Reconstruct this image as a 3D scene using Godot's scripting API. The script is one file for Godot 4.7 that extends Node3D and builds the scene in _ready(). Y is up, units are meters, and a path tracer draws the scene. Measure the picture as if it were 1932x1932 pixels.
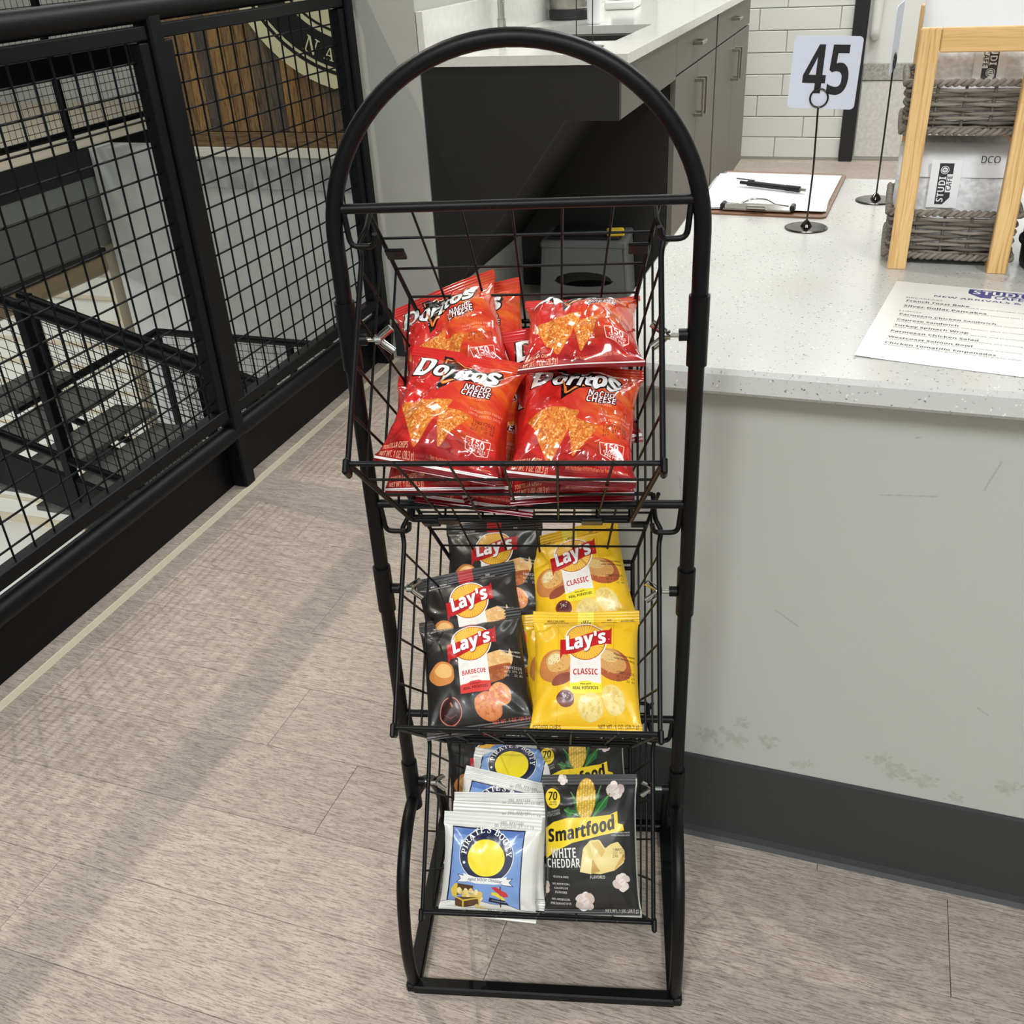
extends Node3D
# A wire snack rack beside a stairwell railing and a cafe counter. Units are metres, y is up.

class MB:
	var v := PackedVector3Array()
	var n := PackedVector3Array()
	var t := PackedVector2Array()
	var ix := PackedInt32Array()
	var us := Vector2.ONE
	var uo := Vector2.ZERO
	func vert(p: Vector3, nn: Vector3, uv: Vector2) -> int:
		v.append(p); n.append(nn); t.append(uv)
		return v.size() - 1
	func tri(a: int, b: int, c: int) -> void:
		var g := (v[b] - v[a]).cross(v[c] - v[a])
		if g.dot(n[a] + n[b] + n[c]) > 0.0:
			ix.append_array([a, c, b])
		else:
			ix.append_array([a, b, c])
	func face(pts: Array, out: Vector3) -> void:
		var nn: Vector3 = (pts[1] - pts[0]).cross(pts[2] - pts[0]).normalized()
		if nn.dot(out) < 0.0:
			nn = -nn
		var k := v.size()
		for p in pts:
			vert(p, nn, Vector2(p.x, p.z) * us + uo)
		for i in range(1, pts.size() - 1):
			tri(k, k + i, k + i + 1)
	func box(c: Vector3, s: Vector3, ch := 0.0, B := Basis()) -> void:
		var h := s * 0.5
		ch = minf(ch, minf(h.x, minf(h.y, h.z)) * 0.9)
		var P := func(sx: int, sy: int, sz: int, ax: int) -> Vector3:
			var q := Vector3(sx * (h.x - (ch if ax != 0 else 0.0)), sy * (h.y - (ch if ax != 1 else 0.0)), sz * (h.z - (ch if ax != 2 else 0.0)))
			return c + B * q
		for sg in [-1, 1]:
			face([P.call(sg, -1, -1, 0), P.call(sg, 1, -1, 0), P.call(sg, 1, 1, 0), P.call(sg, -1, 1, 0)], B * Vector3(sg, 0, 0))
			face([P.call(-1, sg, -1, 1), P.call(1, sg, -1, 1), P.call(1, sg, 1, 1), P.call(-1, sg, 1, 1)], B * Vector3(0, sg, 0))
			face([P.call(-1, -1, sg, 2), P.call(1, -1, sg, 2), P.call(1, 1, sg, 2), P.call(-1, 1, sg, 2)], B * Vector3(0, 0, sg))
		if ch > 0.0:
			for a in [-1, 1]:
				for b in [-1, 1]:
					face([P.call(a, b, -1, 0), P.call(a, b, 1, 0), P.call(a, b, 1, 1), P.call(a, b, -1, 1)], B * Vector3(a, b, 0))
					face([P.call(a, -1, b, 0), P.call(a, 1, b, 0), P.call(a, 1, b, 2), P.call(a, -1, b, 2)], B * Vector3(a, 0, b))
					face([P.call(-1, a, b, 1), P.call(1, a, b, 1), P.call(1, a, b, 2), P.call(-1, a, b, 2)], B * Vector3(0, a, b))
					for d in [-1, 1]:
						face([P.call(a, b, d, 0), P.call(a, b, d, 1), P.call(a, b, d, 2)], B * Vector3(a, b, d))
	func tube(pts: Array, r: float, k := 8, closed := false, rz := 0.0) -> void:
		# round (or, with rz, flattened) tube swept along points
		var m := pts.size()
		var up := Vector3.UP
		var d0: Vector3 = (pts[1] - pts[0]).normalized()
		if absf(d0.dot(up)) > 0.95:
			up = Vector3.RIGHT
		var nx := d0.cross(up).normalized()
		var base := v.size()
		for i in m:
			var d: Vector3
			if closed:
				d = (pts[(i + 1) % m] - pts[(i + m - 1) % m]).normalized()
			elif i == 0:
				d = d0
			elif i == m - 1:
				d = (pts[i] - pts[i - 1]).normalized()
			else:
				d = ((pts[i + 1] - pts[i]).normalized() + (pts[i] - pts[i - 1]).normalized()).normalized()
			nx = (nx - d * nx.dot(d)).normalized()
			var ny := d.cross(nx)
			for j in k:
				var an := TAU * j / k
				var o := nx * cos(an) + ny * sin(an)
				var q := nx * cos(an) * r + ny * sin(an) * (rz if rz > 0.0 else r)
				vert(pts[i] + q, o, Vector2(float(j) / k, i))
		for i in (m if closed else m - 1):
			for j in k:
				var a := base + i * k + j
				var b := base + i * k + (j + 1) % k
				var c := base + ((i + 1) % m) * k + j
				var e := base + ((i + 1) % m) * k + (j + 1) % k
				tri(a, b, e); tri(a, e, c)
		if not closed:
			for en in [0, m - 1]:
				var dd: Vector3 = (pts[0] - pts[1]).normalized() if en == 0 else (pts[m - 1] - pts[m - 2]).normalized()
				var c0 := vert(pts[en], dd, Vector2.ZERO)
				var s0 := v.size()
				for j in k:
					vert(v[base + en * k + j], dd, Vector2.ZERO)
				for j in k:
					tri(c0, s0 + j, s0 + (j + 1) % k)
	func lathe(prof: Array, seg := 24, X := Transform3D()) -> void:
		# prof: Vector2(radius, y), turned about y; normals from the profile
		var m := prof.size()
		for i in m - 1:
			var a: Vector2 = prof[i]
			var b: Vector2 = prof[i + 1]
			var e := (b - a)
			if e.length() < 1e-7:
				continue
			var nn := Vector2(e.y, -e.x).normalized()
			var k := v.size()
			for j in seg + 1:
				var an := TAU * j / seg
				var dir := Vector3(cos(an), 0, sin(an))
				var nv := X.basis * (dir * nn.x + Vector3(0, nn.y, 0))
				vert(X * (dir * a.x + Vector3(0, a.y, 0)), nv.normalized(), Vector2(float(j) / seg, a.y))
				vert(X * (dir * b.x + Vector3(0, b.y, 0)), nv.normalized(), Vector2(float(j) / seg, b.y))
			for j in seg:
				var q := k + j * 2
				tri(q, q + 1, q + 3); tri(q, q + 3, q + 2)
	func prism(poly: PackedVector2Array, depth: float, X := Transform3D()) -> void:
		# polygon in XY pushed along +Z by depth
		var tr := Geometry2D.triangulate_polygon(poly)
		for zz in [0.0, depth]:
			var nn := X.basis * Vector3(0, 0, -1 if zz == 0.0 else 1)
			var k := v.size()
			for p in poly:
				vert(X * Vector3(p.x, p.y, zz), nn.normalized(), p)
			for i in range(0, tr.size(), 3):
				tri(k + tr[i], k + tr[i + 1], k + tr[i + 2])
		var m := poly.size()
		var cw := Geometry2D.is_polygon_clockwise(poly)
		for i in m:
			var a := poly[i]
			var b := poly[(i + 1) % m]
			var e := b - a
			var o := Vector3(e.y, -e.x, 0) * (-1.0 if cw else 1.0)
			face([X * Vector3(a.x, a.y, 0), X * Vector3(b.x, b.y, 0), X * Vector3(b.x, b.y, depth), X * Vector3(a.x, a.y, depth)], X.basis * o)
	func grid(nu: int, nv: int, f: Callable, flip := false) -> void:
		# f(u, v) -> [position, uv], u and v from 0 to 1
		var k := v.size()
		var P: Array[Vector3] = []
		for j in nv + 1:
			for i in nu + 1:
				var q: Array = f.call(float(i) / nu, float(j) / nv)
				P.append(q[0])
				vert(q[0], Vector3.UP, q[1])
		for j in nv + 1:
			for i in nu + 1:
				var du := P[j * (nu + 1) + mini(i + 1, nu)] - P[j * (nu + 1) + maxi(i - 1, 0)]
				var dv := P[mini(j + 1, nv) * (nu + 1) + i] - P[maxi(j - 1, 0) * (nu + 1) + i]
				var nn := du.cross(dv)
				if flip:
					nn = -nn
				n[k + j * (nu + 1) + i] = nn.normalized() if nn.length() > 1e-12 else Vector3.UP
		for j in nv:
			for i in nu:
				var a := k + j * (nu + 1) + i
				tri(a, a + 1, a + nu + 2); tri(a, a + nu + 2, a + nu + 1)
	func mesh() -> ArrayMesh:
		var A := []
		A.resize(Mesh.ARRAY_MAX)
		A[Mesh.ARRAY_VERTEX] = v
		A[Mesh.ARRAY_NORMAL] = n
		A[Mesh.ARRAY_TEX_UV] = t
		A[Mesh.ARRAY_INDEX] = ix
		var am := ArrayMesh.new()
		am.add_surface_from_arrays(Mesh.PRIMITIVE_TRIANGLES, A)
		return am

var taken := {}
var M := {}
var rng := RandomNumberGenerator.new()

func numbered(called: String) -> String:
	if not taken.has(called):
		taken[called] = 0
		return called
	taken[called] += 1
	return "%s_%03d" % [called, taken[called]]

func tag(o: Node3D, label: String, category: String, group := "") -> void:
	o.set_meta("label", label)
	o.set_meta("category", category)
	if group:
		o.set_meta("group", group)

func thing(called: String, label: String, category: String, at := Vector3.ZERO, turn := 0.0, group := "") -> Node3D:
	var o := Node3D.new()
	o.name = numbered(called)
	add_child(o)
	o.position = at
	o.rotation.y = turn
	tag(o, label, category, group)
	return o

func part(called: String, me: Mesh, m: Material, parent: Node3D, at := Transform3D()) -> MeshInstance3D:
	var o := MeshInstance3D.new()
	o.name = called
	o.mesh = me
	o.material_override = m
	o.transform = at
	o.cast_shadow = GeometryInstance3D.SHADOW_CASTING_SETTING_ON
	parent.add_child(o, true)
	return o

func struct(called: String, me: Mesh, m: Material, label := "") -> MeshInstance3D:
	var o := part(numbered(called), me, m, self)
	o.set_meta("kind", "structure")
	if label:
		o.set_meta("label", label)
	return o

func single(called: String, me: Mesh, m: Material, label: String, category: String, at := Transform3D(), group := "") -> MeshInstance3D:
	var o := part(numbered(called), me, m, self, at)
	tag(o, label, category, group)
	return o

func bx(c: Vector3, s: Vector3, ch := 0.0, B := Basis()) -> ArrayMesh:
	var b := MB.new()
	b.box(c, s, ch, B)
	return b.mesh()

func bx2(a: Vector3, b: Vector3, ch := 0.0) -> ArrayMesh:
	return bx((a + b) * 0.5, (b - a).abs(), ch)

func tb(pts: Array, r: float, k := 8, closed := false, rz := 0.0) -> ArrayMesh:
	var b := MB.new()
	b.tube(pts, r, k, closed, rz)
	return b.mesh()

func rnd(pts: Array, rad: float, k := 5) -> Array:
	# rounds the inner corners of a path
	var o := [pts[0]]
	for i in range(1, pts.size() - 1):
		var a: Vector3 = pts[i - 1]
		var b: Vector3 = pts[i]
		var c: Vector3 = pts[i + 1]
		var r := minf(rad, minf((a - b).length(), (c - b).length()) * 0.49)
		var p := b + (a - b).normalized() * r
		var q := b + (c - b).normalized() * r
		for j in k + 1:
			var s := float(j) / k
			o.append(p.lerp(b, s).lerp(b.lerp(q, s), s))
	o.append(pts[pts.size() - 1])
	return o

func rrect(w: float, h: float, r: float, k := 5) -> PackedVector2Array:
	var o := PackedVector2Array()
	for q in 4:
		var c := Vector2((w / 2 - r) * (1 if q in [0, 3] else -1), (h / 2 - r) * (1 if q < 2 else -1))
		for j in k + 1:
			var an := PI / 2 * (q + float(j) / k)
			o.append(c + Vector2(cos(an), sin(an)) * r)
	return o

func mat(c: Color, rough: float, metal := 0.0, tex: Texture2D = null, tri := 0.0) -> StandardMaterial3D:
	var m := StandardMaterial3D.new()
	m.albedo_color = c
	m.roughness = rough
	m.metallic = metal
	if tex:
		m.albedo_texture = tex
	if tri > 0.0:
		m.uv1_triplanar = true
		m.uv1_world_triplanar = true
		m.uv1_scale = Vector3.ONE * tri
	return m

func c8(r: int, g: int, b: int) -> Color:
	return Color8(r, g, b)

# ---------- flat print: a small painter for textures ----------
var fonts := {}
var glyphs := {}

func font(id: String) -> Font:
	if not fonts.has(id):
		var f := SystemFont.new()
		f.font_names = PackedStringArray(["Droid Serif" if id.begins_with("serif") else ("Droid Sans Mono" if id == "mono" else "Droid Sans")])
		f.font_weight = 700 if id.ends_with("b") else 400
		fonts[id] = f
	return fonts[id]

func glyph(s: String, id: String) -> Array:
	# triangles of a line of lettering: x from -0.5 to 0.5, y scaled alike and centred
	var key := id + s
	if not glyphs.has(key):
		var tm := TextMesh.new()
		tm.text = s
		tm.font = font(id)
		tm.font_size = 64
		tm.pixel_size = 0.01
		tm.depth = 0.0
		tm.curve_step = 1.5
		var A := tm.get_mesh_arrays()
		var vs: PackedVector3Array = A[Mesh.ARRAY_VERTEX]
		var ii: PackedInt32Array = A[Mesh.ARRAY_INDEX] if A[Mesh.ARRAY_INDEX] else PackedInt32Array(range(vs.size()))
		var lo := Vector2(1e9, 1e9)
		var hi := -lo
		for p in vs:
			lo = lo.min(Vector2(p.x, p.y))
			hi = hi.max(Vector2(p.x, p.y))
		var w := hi.x - lo.x
		var o := PackedVector2Array()
		for i in ii:
			o.append((Vector2(vs[i].x, vs[i].y) - (lo + hi) * 0.5) / w)
		glyphs[key] = [o, (hi.y - lo.y) / w]
	return glyphs[key]

class Canvas:
	var im: Image
	var W: int
	var H: int
	func _init(w: int, h: int, c: Color) -> void:
		W = w; H = h
		im = Image.create(w, h, false, Image.FORMAT_RGBA8)
		im.fill(c)
	func poly(pts: PackedVector2Array, c: Color) -> void:
		# pts in 0..1; even-odd scanlines
		var m := pts.size()
		var y0 := 1e9
		var y1 := -1e9
		for p in pts:
			y0 = minf(y0, p.y); y1 = maxf(y1, p.y)
		var a := maxi(0, int(ceil(y0 * H - 0.5)))
		var b := mini(H - 1, int(floor(y1 * H - 0.5)))
		for y in range(a, b + 1):
			var yy := (y + 0.5) / H
			var xs := PackedFloat32Array()
			for i in m:
				var p := pts[i]
				var q := pts[(i + 1) % m]
				if (p.y <= yy) != (q.y <= yy):
					xs.append((p.x + (yy - p.y) / (q.y - p.y) * (q.x - p.x)) * W)
			xs.sort()
			for i in range(0, xs.size() - 1, 2):
				var l := maxi(0, int(ceil(xs[i] - 0.5)))
				var r := mini(W - 1, int(ceil(xs[i + 1] - 0.5)) - 1)
				if r >= l:
					im.fill_rect(Rect2i(l, y, r - l + 1, 1), c)
	func ell(c: Vector2, rx: float, ry: float, col: Color, rot := 0.0, wob := 0.0, ph := 0.0) -> void:
		# rx, ry in units of the canvas width
		var o := PackedVector2Array()
		for i in 48:
			var an := TAU * i / 48
			var k := 1.0 + wob * sin(an * 3.0 + ph) + wob * 0.6 * sin(an * 5.0 + ph * 2.3)
			var p := Vector2(cos(an) * rx * k, sin(an) * ry * k).rotated(rot)
			o.append(c + Vector2(p.x, p.y * W / H))
		poly(o, col)
	func stroke(pts: Array, w: float, col: Color) -> void:
		for i in pts.size() - 1:
			var a := Vector2(pts[i].x, pts[i].y * H / W)
			var b := Vector2(pts[i + 1].x, pts[i + 1].y * H / W)
			var e := (b - a).normalized() * w * 0.5
			var o := Vector2(-e.y, e.x)
			var q := PackedVector2Array([a - e * 0.3 + o, b + e * 0.3 + o, b + e * 0.3 - o, a - e * 0.3 - o])
			for j in 4:
				q[j].y *= float(W) / H
			poly(q, col)
	func rect(x: float, y: float, w: float, h: float, col: Color) -> void:
		im.fill_rect(Rect2i(int(x * W), int(y * H), maxi(1, int(w * W)), maxi(1, int(h * H))), col)
	func tex(w: int, h: int) -> ImageTexture:
		im.resize(w, h, Image.INTERPOLATE_LANCZOS)
		return ImageTexture.create_from_image(im)

func write(cv: Canvas, s: String, id: String, at: Vector2, width: float, col: Color, rot := 0.0, tall := 1.0, skew := 0.0, arch := 0.0, grow := 0.0) -> void:
	# at: centre in 0..1; width in canvas widths; arch bends the line; grow makes the end taller than the start
	var g := glyph(s, id)
	var tr: PackedVector2Array = g[0]
	var asp := float(cv.W) / cv.H
	var o := PackedVector2Array()
	for p in tr:
		var q := Vector2(p.x + p.y * tall * skew, p.y * tall * (1.0 + grow * p.x))
		q.y -= arch * (4.0 * p.x * p.x - 0.33)
		q = Vector2(q.x, -q.y).rotated(rot) * width
		o.append(at + Vector2(q.x, q.y * asp))
	for i in range(0, o.size(), 3):
		cv.poly(PackedVector2Array([o[i], o[i + 1], o[i + 2]]), col)

func write_fat(cv: Canvas, s: String, id: String, at: Vector2, width: float, col: Color, fat: float, rot := 0.0, tall := 1.0, skew := 0.0, arch := 0.0, grow := 0.0) -> void:
	var asp := float(cv.W) / cv.H
	for k in 12:
		var an := TAU * k / 12
		write(cv, s, id, at + Vector2(cos(an) * fat, sin(an) * fat * asp), width, col, rot, tall, skew, arch, grow)

func around(cv: Canvas, s: String, id: String, c: Vector2, r: float, a0: float, a1: float, size: float, col: Color) -> void:
	# lettering on a circle from angle a0 to a1 (screen angles, y down)
	var asp := float(cv.W) / cv.H
	var ws := []
	var total := 0.0
	for ch in s:
		var wd: float = 0.45 if ch == " " else (0.2 if ch == "'" else 1.0 / glyph(ch, id)[1])
		ws.append(wd + 0.16)
		total += wd + 0.16
	var run := 0.0
	for i in s.length():
		var ch := s[i]
		var an := lerpf(a0, a1, (run + ws[i] * 0.5) / total)
		run += ws[i]
		if ch != " ":
			var up := 0.3 * size if ch == "'" else 0.0
			var wd: float = (ws[i] - 0.16) * size * (0.35 if ch == "'" else 1.0)
			write(cv, ch, id, c + Vector2(cos(an) * (r + up), sin(an) * (r + up) * asp), wd, col, an + PI / 2)

# ---------- the place ----------
func _ready() -> void:
	rng.seed = 7
	# camera: a phone held at 1.17 m, looking down and a little to the left
	var cam := Camera3D.new()
	cam.name = "camera"
	cam.fov = 54.87
	cam.near = 0.02
	cam.far = 60.0
	cam.transform = Transform3D(Basis(Vector3(0.94419593, -0.05006087, -0.32555792), Vector3(-0.12458724, 0.86067405, -0.49367823), Vector3(0.30491322, 0.50668933, 0.80640799)), Vector3(0, 1.17, 0))
	add_child(cam)
	var env := Environment.new()
	env.background_mode = Environment.BG_COLOR
	env.background_color = Color(0.05, 0.05, 0.05)
	env.tonemap_mode = Environment.TONE_MAPPER_LINEAR
	env.tonemap_exposure = 0.9
	env.sdfgi_enabled = true
	env.ssao_enabled = true
	env.ssil_enabled = true
	var we := WorldEnvironment.new()
	we.name = "world_environment"
	we.environment = env
	add_child(we)
	materials()
	lamps()
	room()
	railing()
	rack()
	art()
	snacks()
	kitchen()
	counter_things()
	stairwell()

func lamps() -> void:
	# ceiling panels: x, z, width, depth, strength
	var k := 0
	for a in [[-0.3, 1.9, 0.6, 1.2, 8.0], [1.7, 1.6, 0.6, 1.2, 9.0], [-0.1, -3.0, 0.6, 1.2, 2.2], [1.3, -4.2, 0.6, 1.2, 3.6], [-0.1, -4.9, 0.6, 1.2, 4.0], [-6.6, -4.4, 0.6, 1.2, 4.4], [-3.6, -4.9, 0.6, 0.6, 1.9]]:
		var t := thing("ceiling_light", ["flat white ceiling light panel behind the viewer on the left", "flat white ceiling light panel behind the viewer on the right", "flat white ceiling light panel above the number card", "flat white ceiling light panel above the stone wall panel", "flat white ceiling light panel above the kitchen cabinets", "flat white ceiling light panel beyond the far railing", "small flat ceiling light panel before the round sign"][k], "light", Vector3(a[0], 3.4, a[1]), 0, "ceiling light panels")
		k += 1
		var b := MB.new()
		for s in [-1, 1]:
			b.box(Vector3(s * (a[2] / 2 + 0.015), -0.02, 0), Vector3(0.03, 0.04, a[3] + 0.06), 0.003)
			b.box(Vector3(0, -0.02, s * (a[3] / 2 + 0.015)), Vector3(a[2], 0.04, 0.03), 0.003)
		part("frame", b.mesh(), M.white_paint, t)
		part("diffuser", bx(Vector3(0, -0.012, 0), Vector3(a[2], 0.012, a[3])), M.glow, t)
		var l := AreaLight3D.new()
		l.name = "panel_light"
		l.area_size = Vector2(a[2], a[3])
		l.area_normalize_energy = true
		l.light_energy = a[4]
		l.light_color = Color(0.975, 0.988, 1.0)
		l.area_range = 14.0
		l.area_attenuation = 2.0
		l.shadow_enabled = true
		l.rotation.x = -PI / 2
		l.position.y = -0.045
		t.add_child(l)
	# the round lamp over the stairwell that throws the railing's shadow on the floor
	var t := thing("pendant_lamp", "small round bright ceiling lamp above the stairwell opening", "lamp", Vector3(-2.35, 3.4, -1.95))
	var b := MB.new()
	b.lathe([Vector2(0.001, 0), Vector2(0.07, 0), Vector2(0.07, -0.03), Vector2(0.05, -0.13), Vector2(0.046, -0.13), Vector2(0.06, -0.03), Vector2(0.001, -0.02)], 24)
	part("housing", b.mesh(), M.black_paint, t)
	var g := MB.new()
	g.lathe([Vector2(0.001, -0.112), Vector2(0.048, -0.112), Vector2(0.048, -0.122), Vector2(0.001, -0.122)], 20)
	part("lens", g.mesh(), M.glow, t)
	var s := SpotLight3D.new()
	s.name = "spot_light"
	s.position.y = -0.14
	s.rotation = Vector3(-PI / 2, 0, 0)
	s.spot_angle = 62.0
	s.spot_angle_attenuation = 0.6
	s.spot_range = 14.0
	s.spot_attenuation = 2.0
	s.light_energy = 3.6
	s.light_size = 0.02
	s.light_color = Color(1.0, 0.96, 0.88)
	s.shadow_enabled = true
	t.add_child(s)

func fleck_image(size: int, base: Color, count: int, lo: float, hi: float, cols: Array, sd: int) -> ImageTexture:
	var r := RandomNumberGenerator.new()
	r.seed = sd
	var cv := Canvas.new(size, size, base)
	for i in count:
		var c := Vector2(r.randf(), r.randf())
		var s := r.randf_range(lo, hi)
		cv.ell(c, s, s * r.randf_range(0.3, 0.6), cols[r.randi() % cols.size()], r.randf() * PI)
	return ImageTexture.create_from_image(cv.im)

func grain(w: int, h: int, ramp: Array, fx: float, fy: float, sd: int, streak: float, blotch: float) -> ImageTexture:
	# wood: long streaks along u
	var n1 := FastNoiseLite.new()
	n1.seed = sd; n1.frequency = 1.0; n1.noise_type = FastNoiseLite.TYPE_SIMPLEX; n1.fractal_octaves = 3
	var n2 := FastNoiseLite.new()
	n2.seed = sd + 5; n2.frequency = 1.0; n2.noise_type = FastNoiseLite.TYPE_SIMPLEX; n2.fractal_octaves = 2
	var im := Image.create(w, h, false, Image.FORMAT_RGB8)
	var a: Color = ramp[0]
	var b: Color = ramp[1]
	var d: Color = ramp[2]
	for y in h:
		for x in w:
			var wy := y + 5.0 * n2.get_noise_2d(x * 0.006, y * 0.01)
			var s := n1.get_noise_2d(x * fx, wy * fy)
			var q := n2.get_noise_2d(x * fx * 0.35 + 31.0, wy * fy * 0.12)
			var f := n1.get_noise_2d(x * fx * 3.0 + 77.0, wy * fy * 2.6 + 9.0)
			var c := a.lerp(b, clampf(0.5 + q * blotch, 0, 1))
			c = c.lerp(d, clampf((s - 0.12) * streak, 0, 0.75) + clampf((f - 0.25) * streak * 1.2, 0, 0.55))
			im.set_pixel(x, y, c)
	return ImageTexture.create_from_image(im)

func mottle(size: int, a: Color, b: Color, freq: float, sd: int, hard := 1.0) -> ImageTexture:
	var n1 := FastNoiseLite.new()
	n1.seed = sd; n1.frequency = freq; n1.fractal_octaves = 4
	var im := Image.create(size, size, false, Image.FORMAT_RGB8)
	for y in size:
		for x in size:
			im.set_pixel(x, y, a.lerp(b, clampf(0.5 + n1.get_noise_2d(x, y) * hard, 0, 1)))
	return ImageTexture.create_from_image(im)

func bump(size: int, freq: float, sd: int) -> NoiseTexture2D:
	var n1 := FastNoiseLite.new()
	n1.seed = sd; n1.frequency = freq; n1.fractal_octaves = 3
	var t := NoiseTexture2D.new()
	t.width = size; t.height = size; t.noise = n1; t.seamless = true
	return t

func materials() -> void:
	M.glow = mat(Color.WHITE, 0.5)
	M.glow.emission_enabled = true
	M.glow.emission = Color(1.0, 0.98, 0.94)
	M.glow.emission_energy_multiplier = 6.0
	M.white_paint = mat(c8(226, 226, 222), 0.6)
	M.black_paint = mat(c8(25, 26, 29), 0.42)
	M.rail = mat(c8(11, 12, 15), 0.45)
	M.rack = mat(c8(9, 9, 10), 0.42)
	M.rail.metallic_specular = 0.3
	M.rack.metallic_specular = 0.35
	M.dark_chrome = mat(c8(74, 71, 68), 0.16, 1.0)
	M.chrome = mat(c8(200, 198, 194), 0.12, 1.0)
	M.steel = mat(c8(168, 164, 156), 0.3, 1.0)
	M.floor_base = mat(c8(96, 86, 78), 0.8)
	for i in 5:
		var k: float = [1.0, 0.965, 1.03, 0.985, 0.95][i]
		M["plank%d" % i] = mat(Color(k, k, k), 0.5, 0.0, plank_tex(i % 3))
	M.wall = mat(c8(186, 187, 181), 0.5, 0.0, mottle(256, Color(0.98, 0.98, 0.98), Color(1, 1, 1), 0.02, 3), 1.0)
	M.base_vinyl = mat(c8(52, 53, 54), 0.5)
	M.quartz = mat(c8(255, 255, 255), 0.22, 0.0, fleck_image(1024, c8(208, 209, 207), 5200, 0.0013, 0.0036, [c8(196, 194, 190), c8(168, 166, 163), c8(212, 208, 202), c8(120, 118, 116), c8(243, 243, 241), c8(205, 203, 199)], 3), 2.2)
	M.quartz_clean = mat(c8(228, 228, 222), 0.12, 0.0, mottle(256, Color(0.97, 0.97, 0.97), Color(1, 1, 1), 0.05, 8), 2.0)
	M.cabinet = mat(c8(108, 105, 98), 0.45)
	M.cabinet_dark = mat(c8(27, 26, 25), 0.55)
	M.void = mat(c8(18, 18, 17), 0.7)
	M.tile = mat(c8(225, 225, 218), 0.14)
	M.grout = mat(c8(206, 206, 200), 0.8)
	M.stone = mat(Color.WHITE, 0.45, 0.0, mottle(512, c8(204, 203, 194), c8(224, 223, 215), 0.06, 21, 0.8), 1.2)
	M.stone_band = mat(Color.WHITE, 0.45, 0.0, mottle(512, c8(150, 148, 142), c8(184, 182, 174), 0.08, 24, 1.0), 1.2)
	M.concrete = mat(Color.WHITE, 0.6, 0.0, mottle(512, c8(150, 153, 152), c8(186, 188, 185), 0.02, 27, 1.2), 0.5)
	M.far_wall = mat(Color.WHITE, 0.6, 0.0, mottle(512, c8(196, 200, 197), c8(208, 211, 207), 0.012, 29, 1.2), 0.4)
	M.cream = mat(c8(214, 203, 180), 0.6)
	M.paper = mat(c8(238, 238, 240), 0.75)

func plank_tex(i: int) -> ImageTexture:
	if not M.has("pt%d" % i):
		M["pt%d" % i] = grain(1024, 512, [c8(196, 184, 171), c8(182, 170, 158), c8(140, 128, 117)], 0.02, 0.22, 40 + i * 11, 2.2, 0.9)
	return M["pt%d" % i]

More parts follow.
